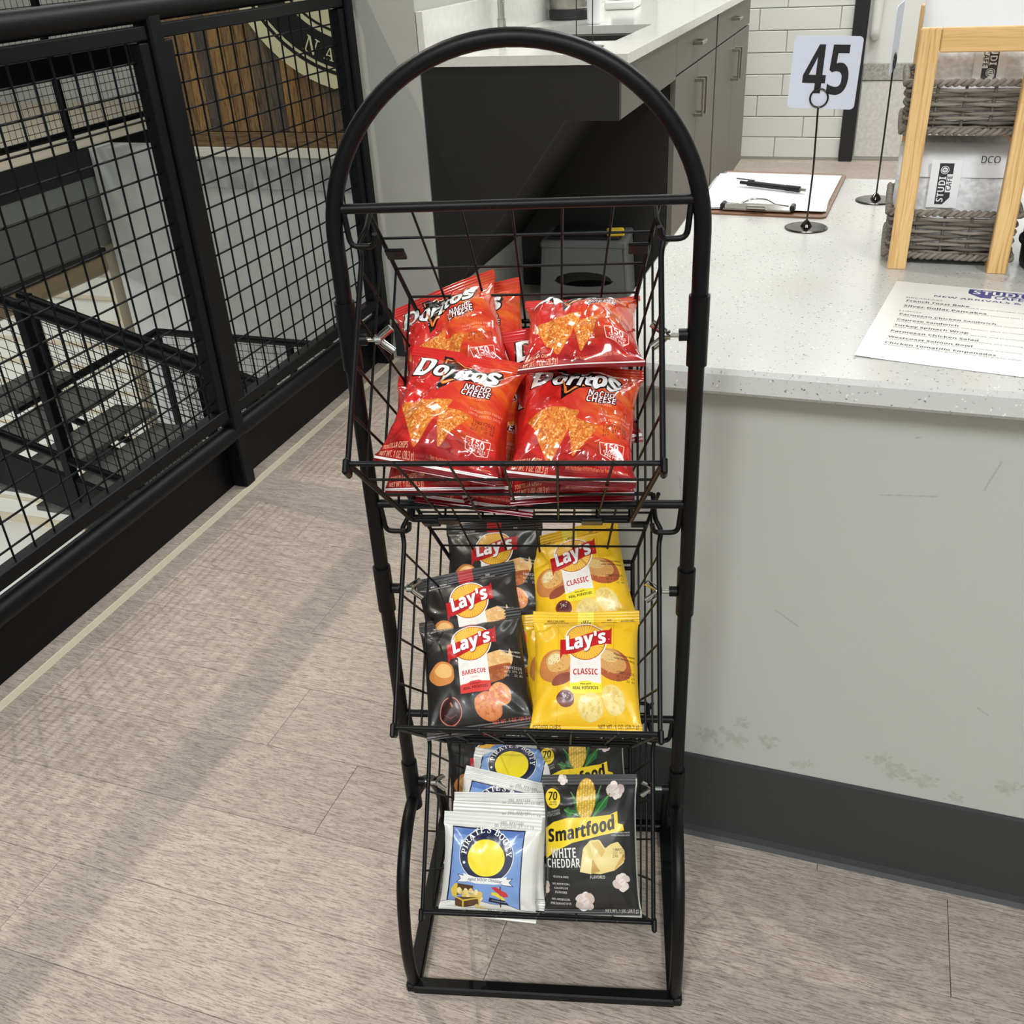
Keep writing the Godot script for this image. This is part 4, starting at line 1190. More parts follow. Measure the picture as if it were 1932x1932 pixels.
func snacks() -> void:
	var G1 := "red corn chip bags in the top basket"
	var C := "snack bag"
	var red := func(label: String, x: float, s: float, m: float, rx: float, ry: float, rz: float, sd: int, o := {}) -> void:
		bag("corn_chip_bag", label, C, G1, "T", 0.122, 0.148, 0.023, x, s, m, rx, ry, rz, M.red_print, M.red_back, sd, o)
	var HI := {"crease": 1.35, "creases": 34, "fine": true, "pinch": 0.12, "big": 9}
	# pile underneath first
	red.call("red bag flat at the basket front, under the front left bag", -0.066, -0.006, -0.092, -16, 0, 1, 11)
	red.call("lowest red bag of the left pile, its seal poking past the front wires", -0.045, -0.01, -0.135, -6, 2, -7, 12)
	red.call("red bag flat at the basket front, under the front right bag", 0.057, -0.009, -0.108, -12, 0, 3, 13)
	red.call("red bag in shadow in the gap between the two front bags", 0.0, 0.02, -0.15, 0, 20, 24, 14)
	red.call("red bag under the back right bag, its right corner at the basket side", 0.068, 0.05, -0.125, -8, 6, 12, 15)
	red.call("red bag tucked behind the back left bag, only its edge in view", -0.046, 0.105, -0.155, -4, -10, 8, 16)
	red.call("red bag at the back left, leaning with its print rising to the right", -0.058, 0.104, -0.115, -12, -14, 13, 1, HI)
	red.call("red bag at the back right, lying flattest of the four", 0.066, 0.108, -0.052, -38, -4, 1, 3, HI)
	red.call("red bag at the front left, its print sloping down to the right", -0.073, 0.006, -0.058, -17, 3, -10, 2, HI)
	red.call("red bag at the front right with the whole logo in view", 0.057, -0.004, -0.055, -21, 2, -4, 4, HI)
	var G2 := "potato chip bags in the middle basket"
	var chipb := func(label: String, dark: bool, x: float, s: float, m: float, rx: float, ry: float, rz: float, sd: int, o := {}) -> void:
		bag("potato_chip_bag", label, C, G2, "M", 0.123, 0.147, 0.02, x, s, m, rx, ry, rz, M.dark_print if dark else M.yellow_print, M.dark_back if dark else M.yellow_back, sd, o)
	chipb.call("rearmost black barbecue chip bag, half hidden by the top basket", true, -0.048, 0.118, -0.138, -10, 1, 5, 21)
	chipb.call("middle black barbecue chip bag with its top edge bowed", true, -0.058, 0.051, -0.103, -12, 0, 13, 22, {"bend": 0.008})
	chipb.call("black barbecue chip bag mostly hidden behind the front black one", true, -0.034, 0.0, -0.105, -14, 2, 2, 23)
	chipb.call("front black barbecue chip bag with its top seal slanting up right", true, -0.055, -0.003, -0.068, -17, 0, 10, 24, {"crease": 1.2})
	chipb.call("back yellow classic chip bag with a folded top edge", false, 0.063, 0.112, -0.116, -16, -7, 11, 25, {"bend": 0.008})
	chipb.call("yellow classic chip bag peeking out left behind the front yellow one", false, 0.05, 0.0, -0.09, -16, 0, 3, 26)
	chipb.call("front yellow classic chip bag, whole and facing out", false, 0.062, -0.003, -0.052, -15, 0, 1, 27, {"crease": 1.1})
	var G3 := "bags in the lowest basket"
	var puff := func(label: String, x: float, s: float, m: float, rx: float, ry: float, rz: float, sd: int, o := {}) -> void:
		o["top"] = 0.016
		bag("cheese_puff_bag", label, C, G3, "B", 0.124, 0.13, 0.016, x, s, m, rx, ry, rz, M.white_print, M.white_back, sd, o)
	puff.call("rearmost white cheese puff bag, lying tilted back", -0.052, 0.098, -0.112, -26, 0, -6, 31)
	puff.call("second white cheese puff bag from the back, blue print half covered", -0.056, 0.066, -0.112, -16, 0, -7, 32)
	puff.call("white cheese puff bag in the middle of the row, leaning left", -0.072, 0.034, -0.1, -4, 0, -11, 33)
	puff.call("white cheese puff bag third from the front", -0.055, 0.01, -0.082, -2, 0, 1, 34)
	puff.call("white cheese puff bag right behind the front one", -0.056, -0.002, -0.066, 4, 0, -1, 35)
	puff.call("front white cheese puff bag with its whole blue picture showing", -0.066, -0.012, -0.048, 10, 2, -3, 36, {"crease": 1.2})
	var pop := func(label: String, x: float, s: float, m: float, rx: float, ry: float, rz: float, sd: int, o := {}) -> void:
		bag("popcorn_bag", label, C, G3, "B", 0.122, 0.176, 0.022, x, s, m, rx, ry, rz, M.popcorn_print, M.dark_back, sd, o)
	pop.call("back black popcorn bag, bent over under the middle basket", 0.062, 0.05, -0.112, -16, 0, 6, 41, {"bend": 0.012})
	pop.call("front black popcorn bag with yellow banner and corn cob", 0.067, -0.008, -0.058, 3, -1, 2, 42, {"crease": 1.1})
	bag("potato_chip_bag", "black chip bag standing at the back left of the lowest basket", C, G3, "B", 0.126, 0.153, 0.014, -0.07, 0.075, -0.158, -4, 6, 6, M.dark_print, M.dark_back, 43)

# ---------- kitchen ----------
func handle(parent: Node3D, at: Vector3, along: Vector3, len: float) -> void:
	var b := MB.new()
	var o := Vector3(0.03, 0, 0)
	b.box(at + o, Vector3(0.008, 0.012, 0.012) + along.abs() * (len - 0.012), 0.0015)
	for s in [-1, 1]:
		b.box(at + along * s * (len / 2 - 0.006) + o * 0.5, Vector3(0.03, 0.012, 0.012), 0.001)
	part("handle", b.mesh(), M.steel, parent)

func kitchen() -> void:
	# sink end: slanted black end panel, apron and the slab on top
	var e := MB.new()
	e.prism(PackedVector2Array([Vector2(-1.222, 0.86), Vector2(-0.66, 0.86), Vector2(-0.66, 0.722), Vector2(-0.81, 0.722), Vector2(-1.222, 0.165)]), 0.02, Transform3D(Basis(), Vector3(0, 0, -2.742)))
	single("end_panel", e.mesh(), M.cabinet_dark, "black end panel with slanted lower edge under the sink counter", "panel")
	var ap := MB.new()
	ap.box(Vector3(-0.669, 0.791, -3.124), Vector3(0.018, 0.138, 0.762), 0.001)
	single("sink_apron", ap.mesh(), M.cabinet, "dark grey apron board below the sink counter edge", "panel")
	var sl := MB.new()
	sl.prism(PackedVector2Array([Vector2(-0.84, 0.715), Vector2(-0.83, 0.722), Vector2(-1.215, 0.2), Vector2(-1.222, 0.205)]), 0.75, Transform3D(Basis(), Vector3(0, 0, -3.5)))
	single("pipe_cover", sl.mesh(), M.void, "slanted dark cover board in the knee space under the sink", "panel")
	var ct := thing("kitchen_countertop", "white quartz kitchen countertop with a sink cutout", "countertop", Vector3(-0.93, 0.86, -3.0))
	var b := MB.new()
	for q in [[-1.223, -0.637, -2.715, -3.05], [-1.223, -0.637, -3.55, -5.37], [-1.223, -1.15, -3.05, -3.55], [-0.752, -0.637, -3.05, -3.55]]:
		b.box(Vector3((q[0] + q[1]) / 2 + 0.93, 0.0125, (q[2] + q[3]) / 2 + 3.0), Vector3(q[1] - q[0], 0.025, q[2] - q[3]), 0.0)
	part("slab", b.mesh(), M.quartz_clean, ct)
	part("upstand", bx2(Vector3(-1.223 + 0.93, 0.025, 0.28), Vector3(-1.203 + 0.93, 0.137, -2.3), 0.001), M.quartz_clean, ct)
	var sk := thing("sink", "undermount steel sink set in the white kitchen countertop", "sink", Vector3(-0.951, 0.745, -3.3))
	var s := MB.new()
	var w := 0.204
	var d := 0.253
	for sg in [-1, 1]:
		s.box(Vector3(sg * w, 0.057, 0), Vector3(0.006, 0.114, d * 2), 0.001)
		s.box(Vector3(0, 0.057, sg * d), Vector3(w * 2, 0.114, 0.006), 0.001)
	s.box(Vector3(0, 0.003, 0), Vector3(w * 2, 0.006, d * 2), 0.0)
	part("bowl", s.mesh(), M.steel, sk)
	var dr := MB.new()
	dr.lathe([Vector2(0.045, 0.006), Vector2(0.045, 0.009), Vector2(0.03, 0.008), Vector2(0.001, 0.007)], 24)
	part("drain", dr.mesh(), M.chrome, sk)
	var fa := thing("faucet", "tall chrome gooseneck faucet behind the kitchen sink", "faucet", Vector3(-1.168, 0.885, -3.25))
	var f := MB.new()
	f.lathe([Vector2(0.001, 0), Vector2(0.026, 0), Vector2(0.026, 0.008), Vector2(0.014, 0.02), Vector2(0.014, 0.05)], 20)
	part("base", f.mesh(), M.chrome, fa)
	part("spout", tb(rnd([Vector3(0, 0.04, 0), Vector3(0, 0.36, 0), Vector3(0.2, 0.36, 0), Vector3(0.2, 0.24, 0)], 0.09, 10), 0.011, 14), M.chrome, fa)
	part("lever", tb([Vector3(0.012, 0.1, 0.01), Vector3(0.03, 0.115, 0.02), Vector3(0.03, 0.17, 0.02)], 0.005, 8), M.chrome, fa)
	var pt := thing("drink_dispenser", "round stainless steel dispenser with white label on the kitchen counter", "dispenser", Vector3(-1.112, 0.886, -3.86))
	var p := MB.new()
	p.lathe([Vector2(0.001, 0), Vector2(0.082, 0), Vector2(0.085, 0.006), Vector2(0.085, 0.03), Vector2(0.08, 0.034)], 32)
	part("base_ring", p.mesh(), M.black_paint, pt)
	var p2 := MB.new()
	p2.lathe([Vector2(0.08, 0.034), Vector2(0.083, 0.04), Vector2(0.083, 0.3), Vector2(0.07, 0.33), Vector2(0.001, 0.335)], 32)
	part("body", p2.mesh(), M.steel, pt)
	var p3 := MB.new()
	p3.grid(14, 2, func(u: float, v: float) -> Array:
		var an := lerpf(-0.75, 0.75, u) + 0.25
		return [Vector3(sin(an) * 0.084, lerpf(0.095, 0.2, v), cos(an) * 0.084), Vector2(u, v)])
	part("label", p3.mesh(), M.paper, pt)
	part("tap", tb([Vector3(0.06, 0.06, 0.05), Vector3(0.105, 0.06, 0.07), Vector3(0.105, 0.035, 0.07)], 0.008, 8), M.chrome, pt)
	var cp := MB.new()
	cp.lathe([Vector2(0.001, 0), Vector2(0.022, 0), Vector2(0.0235, 0.004), Vector2(0.027, 0.26), Vector2(0.001, 0.26)], 24)
	single("paper_cups", cp.mesh(), M.paper, "tall white stack of paper cups beside the steel dispenser", "cups", Transform3D(Basis(), Vector3(-0.965, 0.886, -3.615)))
	var ty := thing("lid_tray", "shallow white tray with black lids on the kitchen counter", "tray", Vector3(-1.03, 0.886, -4.3), 0.1)
	part("tray", bx(Vector3(0, 0.015, 0), Vector3(0.12, 0.03, 0.2), 0.005), M.white_paint, ty)
	var ld := MB.new()
	ld.lathe([Vector2(0.001, 0.031), Vector2(0.045, 0.031), Vector2(0.048, 0.036), Vector2(0.04, 0.1), Vector2(0.001, 0.1)], 24)
	part("lid_stack", ld.mesh(), M.black_paint, ty)
	# cabinets beyond the knee space
	var k := 0
	for q in [[-3.505, -4.335], [-4.365, -5.35]]:
		var t := thing("base_cabinet", ["near dark grey kitchen cabinet with one drawer and two doors", "far dark grey kitchen cabinet beside the white tile wall"][k], "cabinet", Vector3(-0.93, 0, (q[0] + q[1]) / 2), 0, "kitchen base cabinets")
		k += 1
		var L: float = q[0] - q[1]
		part("body", bx2(Vector3(-0.29, 0.1, L / 2), Vector3(0.25, 0.858, -L / 2), 0.0), M.cabinet_dark, t)
		part("toe_kick", bx2(Vector3(-0.29, 0, L / 2), Vector3(0.2, 0.1, -L / 2), 0.0), M.void, t)
		var df := part("drawer", bx2(Vector3(0.251, 0.733, L / 2 - 0.003), Vector3(0.27, 0.852, -L / 2 + 0.003), 0.001), M.cabinet, t)
		handle(df, Vector3(0.27, 0.8, 0.06), Vector3(0, 0, 1), 0.1)
		for s2 in [-1, 1]:
			var dd := part("door", bx2(Vector3(0.251, 0.105, s2 * 0.002), Vector3(0.27, 0.727, s2 * (L / 2 - 0.003)), 0.001), M.cabinet, t)
			handle(dd, Vector3(0.27, 0.612, s2 * 0.035), Vector3(0, 1, 0), 0.13)
	# step stool in the knee space
	var st := thing("step_stool", "grey plastic step stool under the kitchen sink", "stool", Vector3(-0.93, 0, -3.37), 0.1)
	M.plastic = mat(c8(98, 100, 100), 0.5)
	var y0 := 0.215
	part("seat", bx(Vector3(0, y0 + 0.012, 0), Vector3(0.3, 0.026, 0.2), 0.006), M.plastic, st)
	part("grip_mat", bx(Vector3(0, y0 + 0.03, 0), Vector3(0.25, 0.008, 0.16), 0.003), M.black_paint, st)
	for z in [-0.09, 0.09]:
		# front and back wall with two arched cutouts
		var pf := MB.new()
		var out := PackedVector2Array([Vector2(-0.16, 0), Vector2(-0.125, 0)])
		for a in 13:
			var an := PI - PI * a / 12.0
			out.append(Vector2(cos(an) * 0.118, sin(an) * 0.035 + 0.012))
		out.append_array([Vector2(0.125, 0), Vector2(0.16, 0), Vector2(0.145, 0.1), Vector2(0.108, 0.1)])
		for a in 13:
			var an := PI * a / 12.0
			out.append(Vector2(cos(an) * 0.1, 0.096 - sin(an) * 0.018))
		out.append_array([Vector2(-0.108, 0.1), Vector2(-0.145, 0.1)])
		pf.prism(out, 0.008, Transform3D(Basis(), Vector3(0, 0, z - 0.004)))
		var up := PackedVector2Array([Vector2(-0.145, 0.1), Vector2(-0.108, 0.1)])
		for a in 13:
			var an := PI - PI * a / 12.0
			up.append(Vector2(cos(an) * 0.1, 0.102 + sin(an) * 0.03))
		up.append_array([Vector2(0.108, 0.1), Vector2(0.145, 0.1), Vector2(0.135, y0), Vector2(-0.135, y0)])
		pf.prism(up, 0.008, Transform3D(Basis(), Vector3(0, 0, z - 0.004)))
		part("side_wall", pf.mesh(), M.plastic, st)
	for s3 in [-1, 1]:
		part("leg", bx(Vector3(s3 * 0.148, y0 / 2, 0), Vector3(0.012, y0, 0.19), 0.004, Basis(Vector3.FORWARD, -s3 * 0.06)), M.plastic, st)
	single("sponge", bx(Vector3(0, 0.011, 0), Vector3(0.06, 0.022, 0.04), 0.004), mat(c8(222, 190, 40), 0.8), "small yellow sponge on the grey step stool", "sponge", Transform3D(Basis(Vector3.UP, 0.3), Vector3(-0.82, 0.249, -3.335)))
	# door pull on the white wall
	part("door_pull", tb(rnd([Vector3(-0.09, 0.62, -5.92), Vector3(-0.09, 0.62, -5.86), Vector3(-0.09, 1.2, -5.86), Vector3(-0.09, 1.2, -5.92)], 0.04), 0.025, 14), M.white_paint, get_node("wall_stone"))

# ---------- things on the service counter ----------
func number_stand(label: String, at: Vector3, turn: float, h: float, text: String, lean := 0.0) -> void:
	var t := thing("number_stand", label, "sign", at, turn, "table number stands")
	var b := MB.new()
	b.lathe([Vector2(0.001, 0), Vector2(0.0325, 0), Vector2(0.0325, 0.0015), Vector2(0.03, 0.0025), Vector2(0.009, 0.003), Vector2(0.007, 0.007), Vector2(0.003, 0.012), Vector2(0.001, 0.012)], 32)
	part("base", b.mesh(), M.dark_chrome, t)
	part("stem", tb([Vector3(0, 0.008, 0), Vector3(0.002, h * 0.5, 0), Vector3(0, h, 0)], 0.0014, 8), M.dark_chrome, t)
	var ring := []
	for k in 28:
		var an := TAU * k / 28
		ring.append(Vector3(sin(an) * 0.0125, h + 0.0125 - cos(an) * 0.0125, 0.0012))
	part("ring", tb(ring, 0.0013, 8, true), M.dark_chrome, t)
	if text:
		var c := MB.new()
		c.prism(rrect(0.094, 0.096, 0.006), 0.001, Transform3D(Basis(Vector3.FORWARD, -lean), Vector3(0.004, h + 0.046, -0.0014)))
		var cd := part("card", c.mesh(), M.card, t)
		if text == " ":
			return
		var tm := TextMesh.new()
		tm.text = text
		tm.font = font("sansb")
		tm.font_size = 60
		tm.pixel_size = 0.001
		tm.depth = 0.0004
		var bb := tm.get_aabb()
		var me := MeshInstance3D.new()
		me.name = "digits"
		me.mesh = tm
		me.material_override = M.ink
		me.transform = Transform3D(Basis(Vector3.FORWARD, -lean) * Basis.from_scale(Vector3(0.063 / bb.size.x, 0.066 / bb.size.y, 1.0)), Vector3(0.006, h + 0.05, -0.0002)) * Transform3D(Basis(), -(bb.position + bb.size / 2))
		cd.add_child(me)

func sticker(parent: Node3D, X: Transform3D, w: float) -> void:
	var b := MB.new()
	b.grid(6, 6, func(u: float, v: float) -> Array: return [X * Vector3((u - 0.5) * w, (v - 0.5) * w * 0.62, 0), Vector2(u, 1.0 - v)])
	part("sticker", b.mesh(), M.sticker, parent)

func logo(cv: Canvas, at: Vector2, w: float, dark: Color, light: Color) -> void:
	# the cafe's block lettering: STUDI and a ringed O on a dark bar, CAFE on a step below
	var a := float(cv.W) / cv.H
	var P := func(x: float, y: float) -> Vector2: return at + Vector2(x * w, y * w * a)
	cv.poly(PackedVector2Array([P.call(-0.5, -0.17), P.call(0.5, -0.17), P.call(0.5, 0.17), P.call(0.24, 0.17), P.call(0.24, 0.04), P.call(-0.2, 0.04), P.call(-0.2, 0.17), P.call(-0.33, 0.17), P.call(-0.5, 0.02)]), dark)
	write(cv, "STUDI", "sansb", P.call(-0.13, -0.06), 0.62 * w, light, 0.0, 1.0)
	cv.ell(P.call(0.34, -0.03), 0.1 * w, 0.1 * w, light)
	cv.ell(P.call(0.34, -0.03), 0.085 * w, 0.085 * w, dark)
	cv.ell(P.call(0.34, -0.03), 0.065 * w, 0.065 * w, light)
	for s in [-1, 1]:
		cv.rect(P.call(0.34 + s * 0.02 - 0.008, -0.07).x, P.call(0.34, -0.07).y, 0.016 * w, 0.08 * w * a, dark)
	write(cv, "CAFE", "sansb", P.call(0.02, 0.11), 0.36 * w, dark, 0.0, 1.0)

func wicker(label: String, at: Vector3, sx: float, sz: float, h: float) -> void:
	var t := thing("wicker_basket", label, "basket", at, 0, "grey wicker baskets")
	# loop of a strand at height y; phase flips row by row
	var loop := func(y: float, ph: float, amp: float, grow: float, n: int) -> Array:
		var o := []
		var a := sx / 2 + grow
		var c := sz / 2 + grow
		var per := 4.0 * (a + c)
		for k in n:
			var s := per * k / n
			var p := Vector3.ZERO
			var nn := Vector3.ZERO
			if s < 2 * a:
				p = Vector3(-a + s, y, c); nn = Vector3(0, 0, 1)
			elif s < 2 * a + 2 * c:
				p = Vector3(a, y, c - (s - 2 * a)); nn = Vector3(1, 0, 0)
			elif s < 4 * a + 2 * c:
				p = Vector3(a - (s - 2 * a - 2 * c), y, -c); nn = Vector3(0, 0, -1)
			else:
				p = Vector3(-a, y, -c + (s - 4 * a - 2 * c)); nn = Vector3(-1, 0, 0)
			o.append(p + nn * amp * cos(s / per * TAU * 9.0 + ph) + Vector3(0, 0.0004 * sin(s * 130.0 + ph * 3.0 + y * 900.0), 0))
		return o
	var rows := 9
	for r in rows:
		var y := 0.009 + (h - 0.018) * r / (rows - 1)
		part("strand", tb(loop.call(y, PI * r, 0.0026, -0.003 + 0.003 * y / h, 90), 0.0027, 6, true, 0.0023), [M.wicker, M.wicker2, M.wicker3][r % 3], t)
	# braided rim and foot: two strands wound round each other
	for e in 2:
		var y: float = [0.0045, h][e]
		for q in 2:
			var c: Array = loop.call(y, 0.0, 0.0, 0.0015 + 0.002 * e, 300)
			for k in c.size():
				var an: float = k * TAU * 36.0 / 300.0 + PI * q
				var out := Vector3(c[k].x, 0, c[k].z).normalized()
				c[k] += out * 0.0024 * cos(an) + Vector3(0, 0.0024 * sin(an), 0)
			part(["foot_braid", "rim_braid"][e], tb(c, 0.0028, 6, true), [M.wicker, M.wicker3][q], t)
	var n := 18
	var g: Array = loop.call(0.0, 0.0, 0.0, -0.003, n)
	for k in n:
		part("stake", tb([g[k] + Vector3(0, 0.003, 0), g[k] + Vector3(0, h, 0) + Vector3(g[k].x, 0, g[k].z).normalized() * 0.002], 0.0022, 6), M.wicker2, t)
	part("base", bx(Vector3(0, 0.004, 0), Vector3(sx - 0.008, 0.005, sz - 0.008), 0.001), M.wicker2, t)

func sack(label: String, at: Transform3D, w: float, h: float, th: float, sd: int, o := {}) -> Node3D:
	var t := thing("paper_bag", label, "paper bag", Vector3.ZERO, 0, "white paper bags")
	t.transform = at
	var n1 := FastNoiseLite.new()
	n1.seed = sd; n1.frequency = 18.0; n1.fractal_octaves = 3
	var b := MB.new()
	for f in [1.0, -1.0]:
		b.grid(30, 26, func(u: float, v: float) -> Array:
			var x := (u - 0.5) * w
			var y := v * h
			var e := pow(maxf(0.0, 1.0 - pow(absf(2 * u - 1), 4.0)), 0.5) * pow(maxf(0.0, 1.0 - pow(v, 3.0)), 0.5)
			return [Vector3(x, y, f * (th * e + 0.0012 + 0.004 * n1.get_noise_3d(x * 1.5, y * 1.5, f) * e)), Vector2(u, 1 - v)], f < 0.0)
	part("sack", b.mesh(), M.glassine, t)
	if o.has("flap"):
		var fl := MB.new()
		var fh: float = o.flap
		fl.grid(24, 8, func(u: float, v: float) -> Array:
			var x := (u - 0.5) * w * 0.99
			var y := h - v * fh
			return [Vector3(x, y + 0.003, th * pow(maxf(0.0, 1.0 - pow(absf(2 * u - 1), 4.0)), 0.5) * pow(maxf(0.0, 1.0 - pow(y / h, 3.0)), 0.5) + 0.004 + 0.002 * n1.get_noise_2d(x * 2.0, y)), Vector2(u, v)])
		part("folded_flap", fl.mesh(), M.paper, t)
	return t

func counter_things() -> void:
	var Y := 0.752
	M.card = mat(c8(222, 226, 240), 0.45)
	M.ink = mat(c8(20, 20, 22), 0.5)
	M.wicker = mat(c8(128, 120, 110), 0.7)
	M.wicker2 = mat(c8(104, 97, 89), 0.75)
	M.wicker3 = mat(c8(142, 134, 123), 0.7)
	M.glassine = mat(Color.WHITE, 0.5, 0.0, mottle(256, c8(214, 214, 216), c8(240, 240, 242), 0.05, 71, 1.2))
	M.pine = mat(Color.WHITE, 0.45, 0.0, grain(512, 256, [c8(228, 184, 122), c8(238, 198, 138), c8(206, 152, 92)], 0.004, 0.06, 91, 1.1, 1.0))
	M.pine.uv1_scale = Vector3(1.6, 11.0, 1.0)
	var cs := Canvas.new(720, 446, c8(240, 240, 242))
	logo(cs, Vector2(0.5, 0.5), 0.86, c8(38, 38, 42), c8(244, 244, 246))
	M.sticker = mat(Color.WHITE, 0.4, 0.0, cs.tex(360, 223))
	var top := thing("service_countertop", "speckled white quartz service countertop on the low grey wall", "countertop", Vector3(1.05, 0.722, -1.4775))
	var s := MB.new()
	s.box(Vector3(0, 0.015, 0), Vector3(2.674, 0.03, 0.945), 0.005)
	part("slab", s.mesh(), M.quartz, top)
	# clipboard with papers and pen
	var cb := thing("clipboard", "brown clipboard with white papers and silver clip on the counter", "clipboard", Vector3(-0.168, Y, -1.816), deg_to_rad(-3.0))
	var p := MB.new()
	p.prism(rrect(0.222, 0.318, 0.012), 0.003, Transform3D(Basis(Vector3.RIGHT, -PI / 2), Vector3(0, 0, 0)))
	part("board", p.mesh(), mat(c8(128, 92, 66), 0.5), cb)
	var cv := Canvas.new(680, 880, c8(240, 241, 246))
	var r := RandomNumberGenerator.new()
	r.seed = 5
	for k in 16:
		write(cv, ["name and order for pick up", "list of items for today", "sign in and time of day"][k % 3], "sans", Vector2(0.66, 0.1 + k * 0.018), 0.4 - 0.05 * (k % 3), c8(186, 188, 206))
	for k in 3:
		write(cv, "signature and date", "serif", Vector2(0.35 + k * 0.2, 0.72 + k * 0.05), 0.3, c8(150, 152, 196), 0.05)
	M.form = mat(Color.WHITE, 0.7, 0.0, cv.tex(340, 440))
	for k in 2:
		var q := MB.new()
		q.grid(4, 8, func(u: float, v: float) -> Array: return [Vector3((u - 0.5) * 0.208, 0.0036 + 0.0012 * k + 0.002 * pow(1 - v, 3.0), 0.138 - v * 0.275), Vector2(1 - u, v)])
		part("paper_sheet", q.mesh(), M.form if k == 1 else M.paper, cb, Transform3D(Basis(Vector3.UP, 0.03 * (1 - k) * 2.0), Vector3(0.0 - 0.004 * (1 - k), 0, 0)))
	var cl := MB.new()
	cl.box(Vector3(0, 0.009, 0.138), Vector3(0.11, 0.004, 0.022), 0.0015, Basis(Vector3.RIGHT, 0.25))
	cl.box(Vector3(0, 0.012, 0.15), Vector3(0.032, 0.006, 0.012), 0.002)
	cl.tube(rnd([Vector3(-0.05, 0.012, 0.134), Vector3(-0.03, 0.012, 0.13), Vector3(-0.012, 0.018, 0.118), Vector3(0.012, 0.018, 0.118), Vector3(0.03, 0.012, 0.13), Vector3(0.05, 0.012, 0.134)], 0.008), 0.0015, 6)
	part("clip", cl.mesh(), M.chrome, cb)
	for sg in [-1, 1]:
		part("clip_end", bx(Vector3(sg * 0.056, 0.01, 0.134), Vector3(0.008, 0.01, 0.022), 0.002), M.black_paint, cb)
	var pen := thing("pen", "black retractable pen lying on the clipboard papers", "pen", Vector3(-0.17, Y + 0.0115, -1.823), deg_to_rad(-22.5))
	part("barrel", tb([Vector3(-0.045, 0, 0), Vector3(0.03, 0, 0)], 0.0048, 12), M.black_paint, pen)
	part("grip", tb([Vector3(0.03, 0, 0), Vector3(0.055, 0, 0)], 0.0053, 12), M.ink, pen)
	part("tip", tb([Vector3(0.055, 0, 0), Vector3(0.066, 0, 0)], 0.0025, 10), M.steel, pen)
	part("clip", bx(Vector3(-0.05, 0.006, 0), Vector3(0.036, 0.0015, 0.004), 0.0005), M.black_paint, pen)
	part("button", tb([Vector3(-0.045, 0, 0), Vector3(-0.06, 0, 0)], 0.003, 10), M.black_paint, pen)
	# number stands
	number_stand("white card number 45 on a chrome wire stand by the clipboard", Vector3(-0.0905, Y, -1.596), 0.0, 0.175, "45", -0.03)
	number_stand("chrome number stand with its card turned edge-on", Vector3(0.006, Y, -1.785), 1.47, 0.2, " ", 0.02)
	number_stand("wire number stand nearer the edge of the kitchen counter", Vector3(-0.78, 0.885, -2.9), 0.2, 0.3, "")
	number_stand("wire number stand nearer the kitchen sink", Vector3(-0.86, 0.885, -3.02), 0.2, 0.32, "")
	# two-tier pine stand with wicker baskets
	var st := thing("pine_stand", "two-tier pine frame stand holding grey wicker baskets", "stand", Vector3(0.104, Y, -1.41))
	var fw := 0.0235
	for fz in [0.0, -0.19]:
		var hh := 0.293 if fz == 0.0 else 0.305
		for sg in [-1, 1]:
			part("leg", uvbox(Vector3(sg * 0.0615, hh / 2, fz), Vector3(fw, hh, 0.018), 0.0015, 1), M.pine, st)
		part("top_bar", uvbox(Vector3(0, hh - 0.0135, fz + 0.0005), Vector3(0.146 - 2 * fw - 0.0005, 0.027, 0.017), 0.0015, 0), M.pine, st)
	for y in [0.162, 0.003]:
		for sg in [-1, 1]:
			part("runner", uvbox(Vector3(sg * 0.055, y, -0.095), Vector3(0.01, 0.008, 0.172), 0.001, 0), M.pine, st)
	wicker("lower grey wicker basket resting in the pine stand", Vector3(0.104, Y + 0.008, -1.505), 0.155, 0.15, 0.062)
	wicker("upper grey wicker basket resting in the pine stand", Vector3(0.104, Y + 0.167, -1.505), 0.155, 0.15, 0.062)
	var b1 := sack("white paper bag with upright cafe sticker in the lower basket", Transform3D(Basis(Vector3.RIGHT, -0.12), Vector3(0.1, Y + 0.016, -1.47)), 0.146, 0.13, 0.022, 3, {"flap": 0.042})
	sticker(b1, Transform3D(Basis(Vector3(0, 0, 1), PI / 2), Vector3(-0.012, 0.083, 0.0275)), 0.06)
	var hand := TextMesh.new()
	hand.text = "DCO"
	hand.font = font("sans")
	hand.font_size = 24
	hand.pixel_size = 0.0005
	hand.depth = 0.0003
	part("handwriting", hand, M.ink, b1, Transform3D(Basis(), Vector3(0.04, 0.114, 0.0225)))
	var b2 := sack("white paper bag with sideways cafe sticker in the upper basket", Transform3D(Basis(Vector3.RIGHT, -0.25), Vector3(0.112, Y + 0.176, -1.46)), 0.148, 0.11, 0.02, 4, {})
	sticker(b2, Transform3D(Basis(Vector3(0, 0, 1), -PI / 2), Vector3(0.006, 0.075, 0.0215)), 0.06)
	sack("crumpled white paper bag standing at the back of the upper basket", Transform3D(Basis(Vector3.RIGHT, -0.35), Vector3(0.11, Y + 0.176, -1.52)), 0.15, 0.15, 0.02, 5, {"flap": 0.05})
	sack("second white paper bag at the back of the lower basket", Transform3D(Basis(Vector3.RIGHT, -0.2), Vector3(0.108, Y + 0.016, -1.525)), 0.146, 0.132, 0.018, 6, {})
	# menu sheet
	var mv := Canvas.new(1275, 1650, c8(243, 243, 240))
	var blue := c8(64, 66, 140)
	logo(mv, Vector2(0.62, 0.075), 0.42, blue, c8(243, 243, 240))
	write(mv, "NEW ARRIVALS & SPECIALS", "sansb", Vector2(0.6, 0.165), 0.72, c8(70, 72, 120), 0.0, 0.7)
	var yy := 0.21
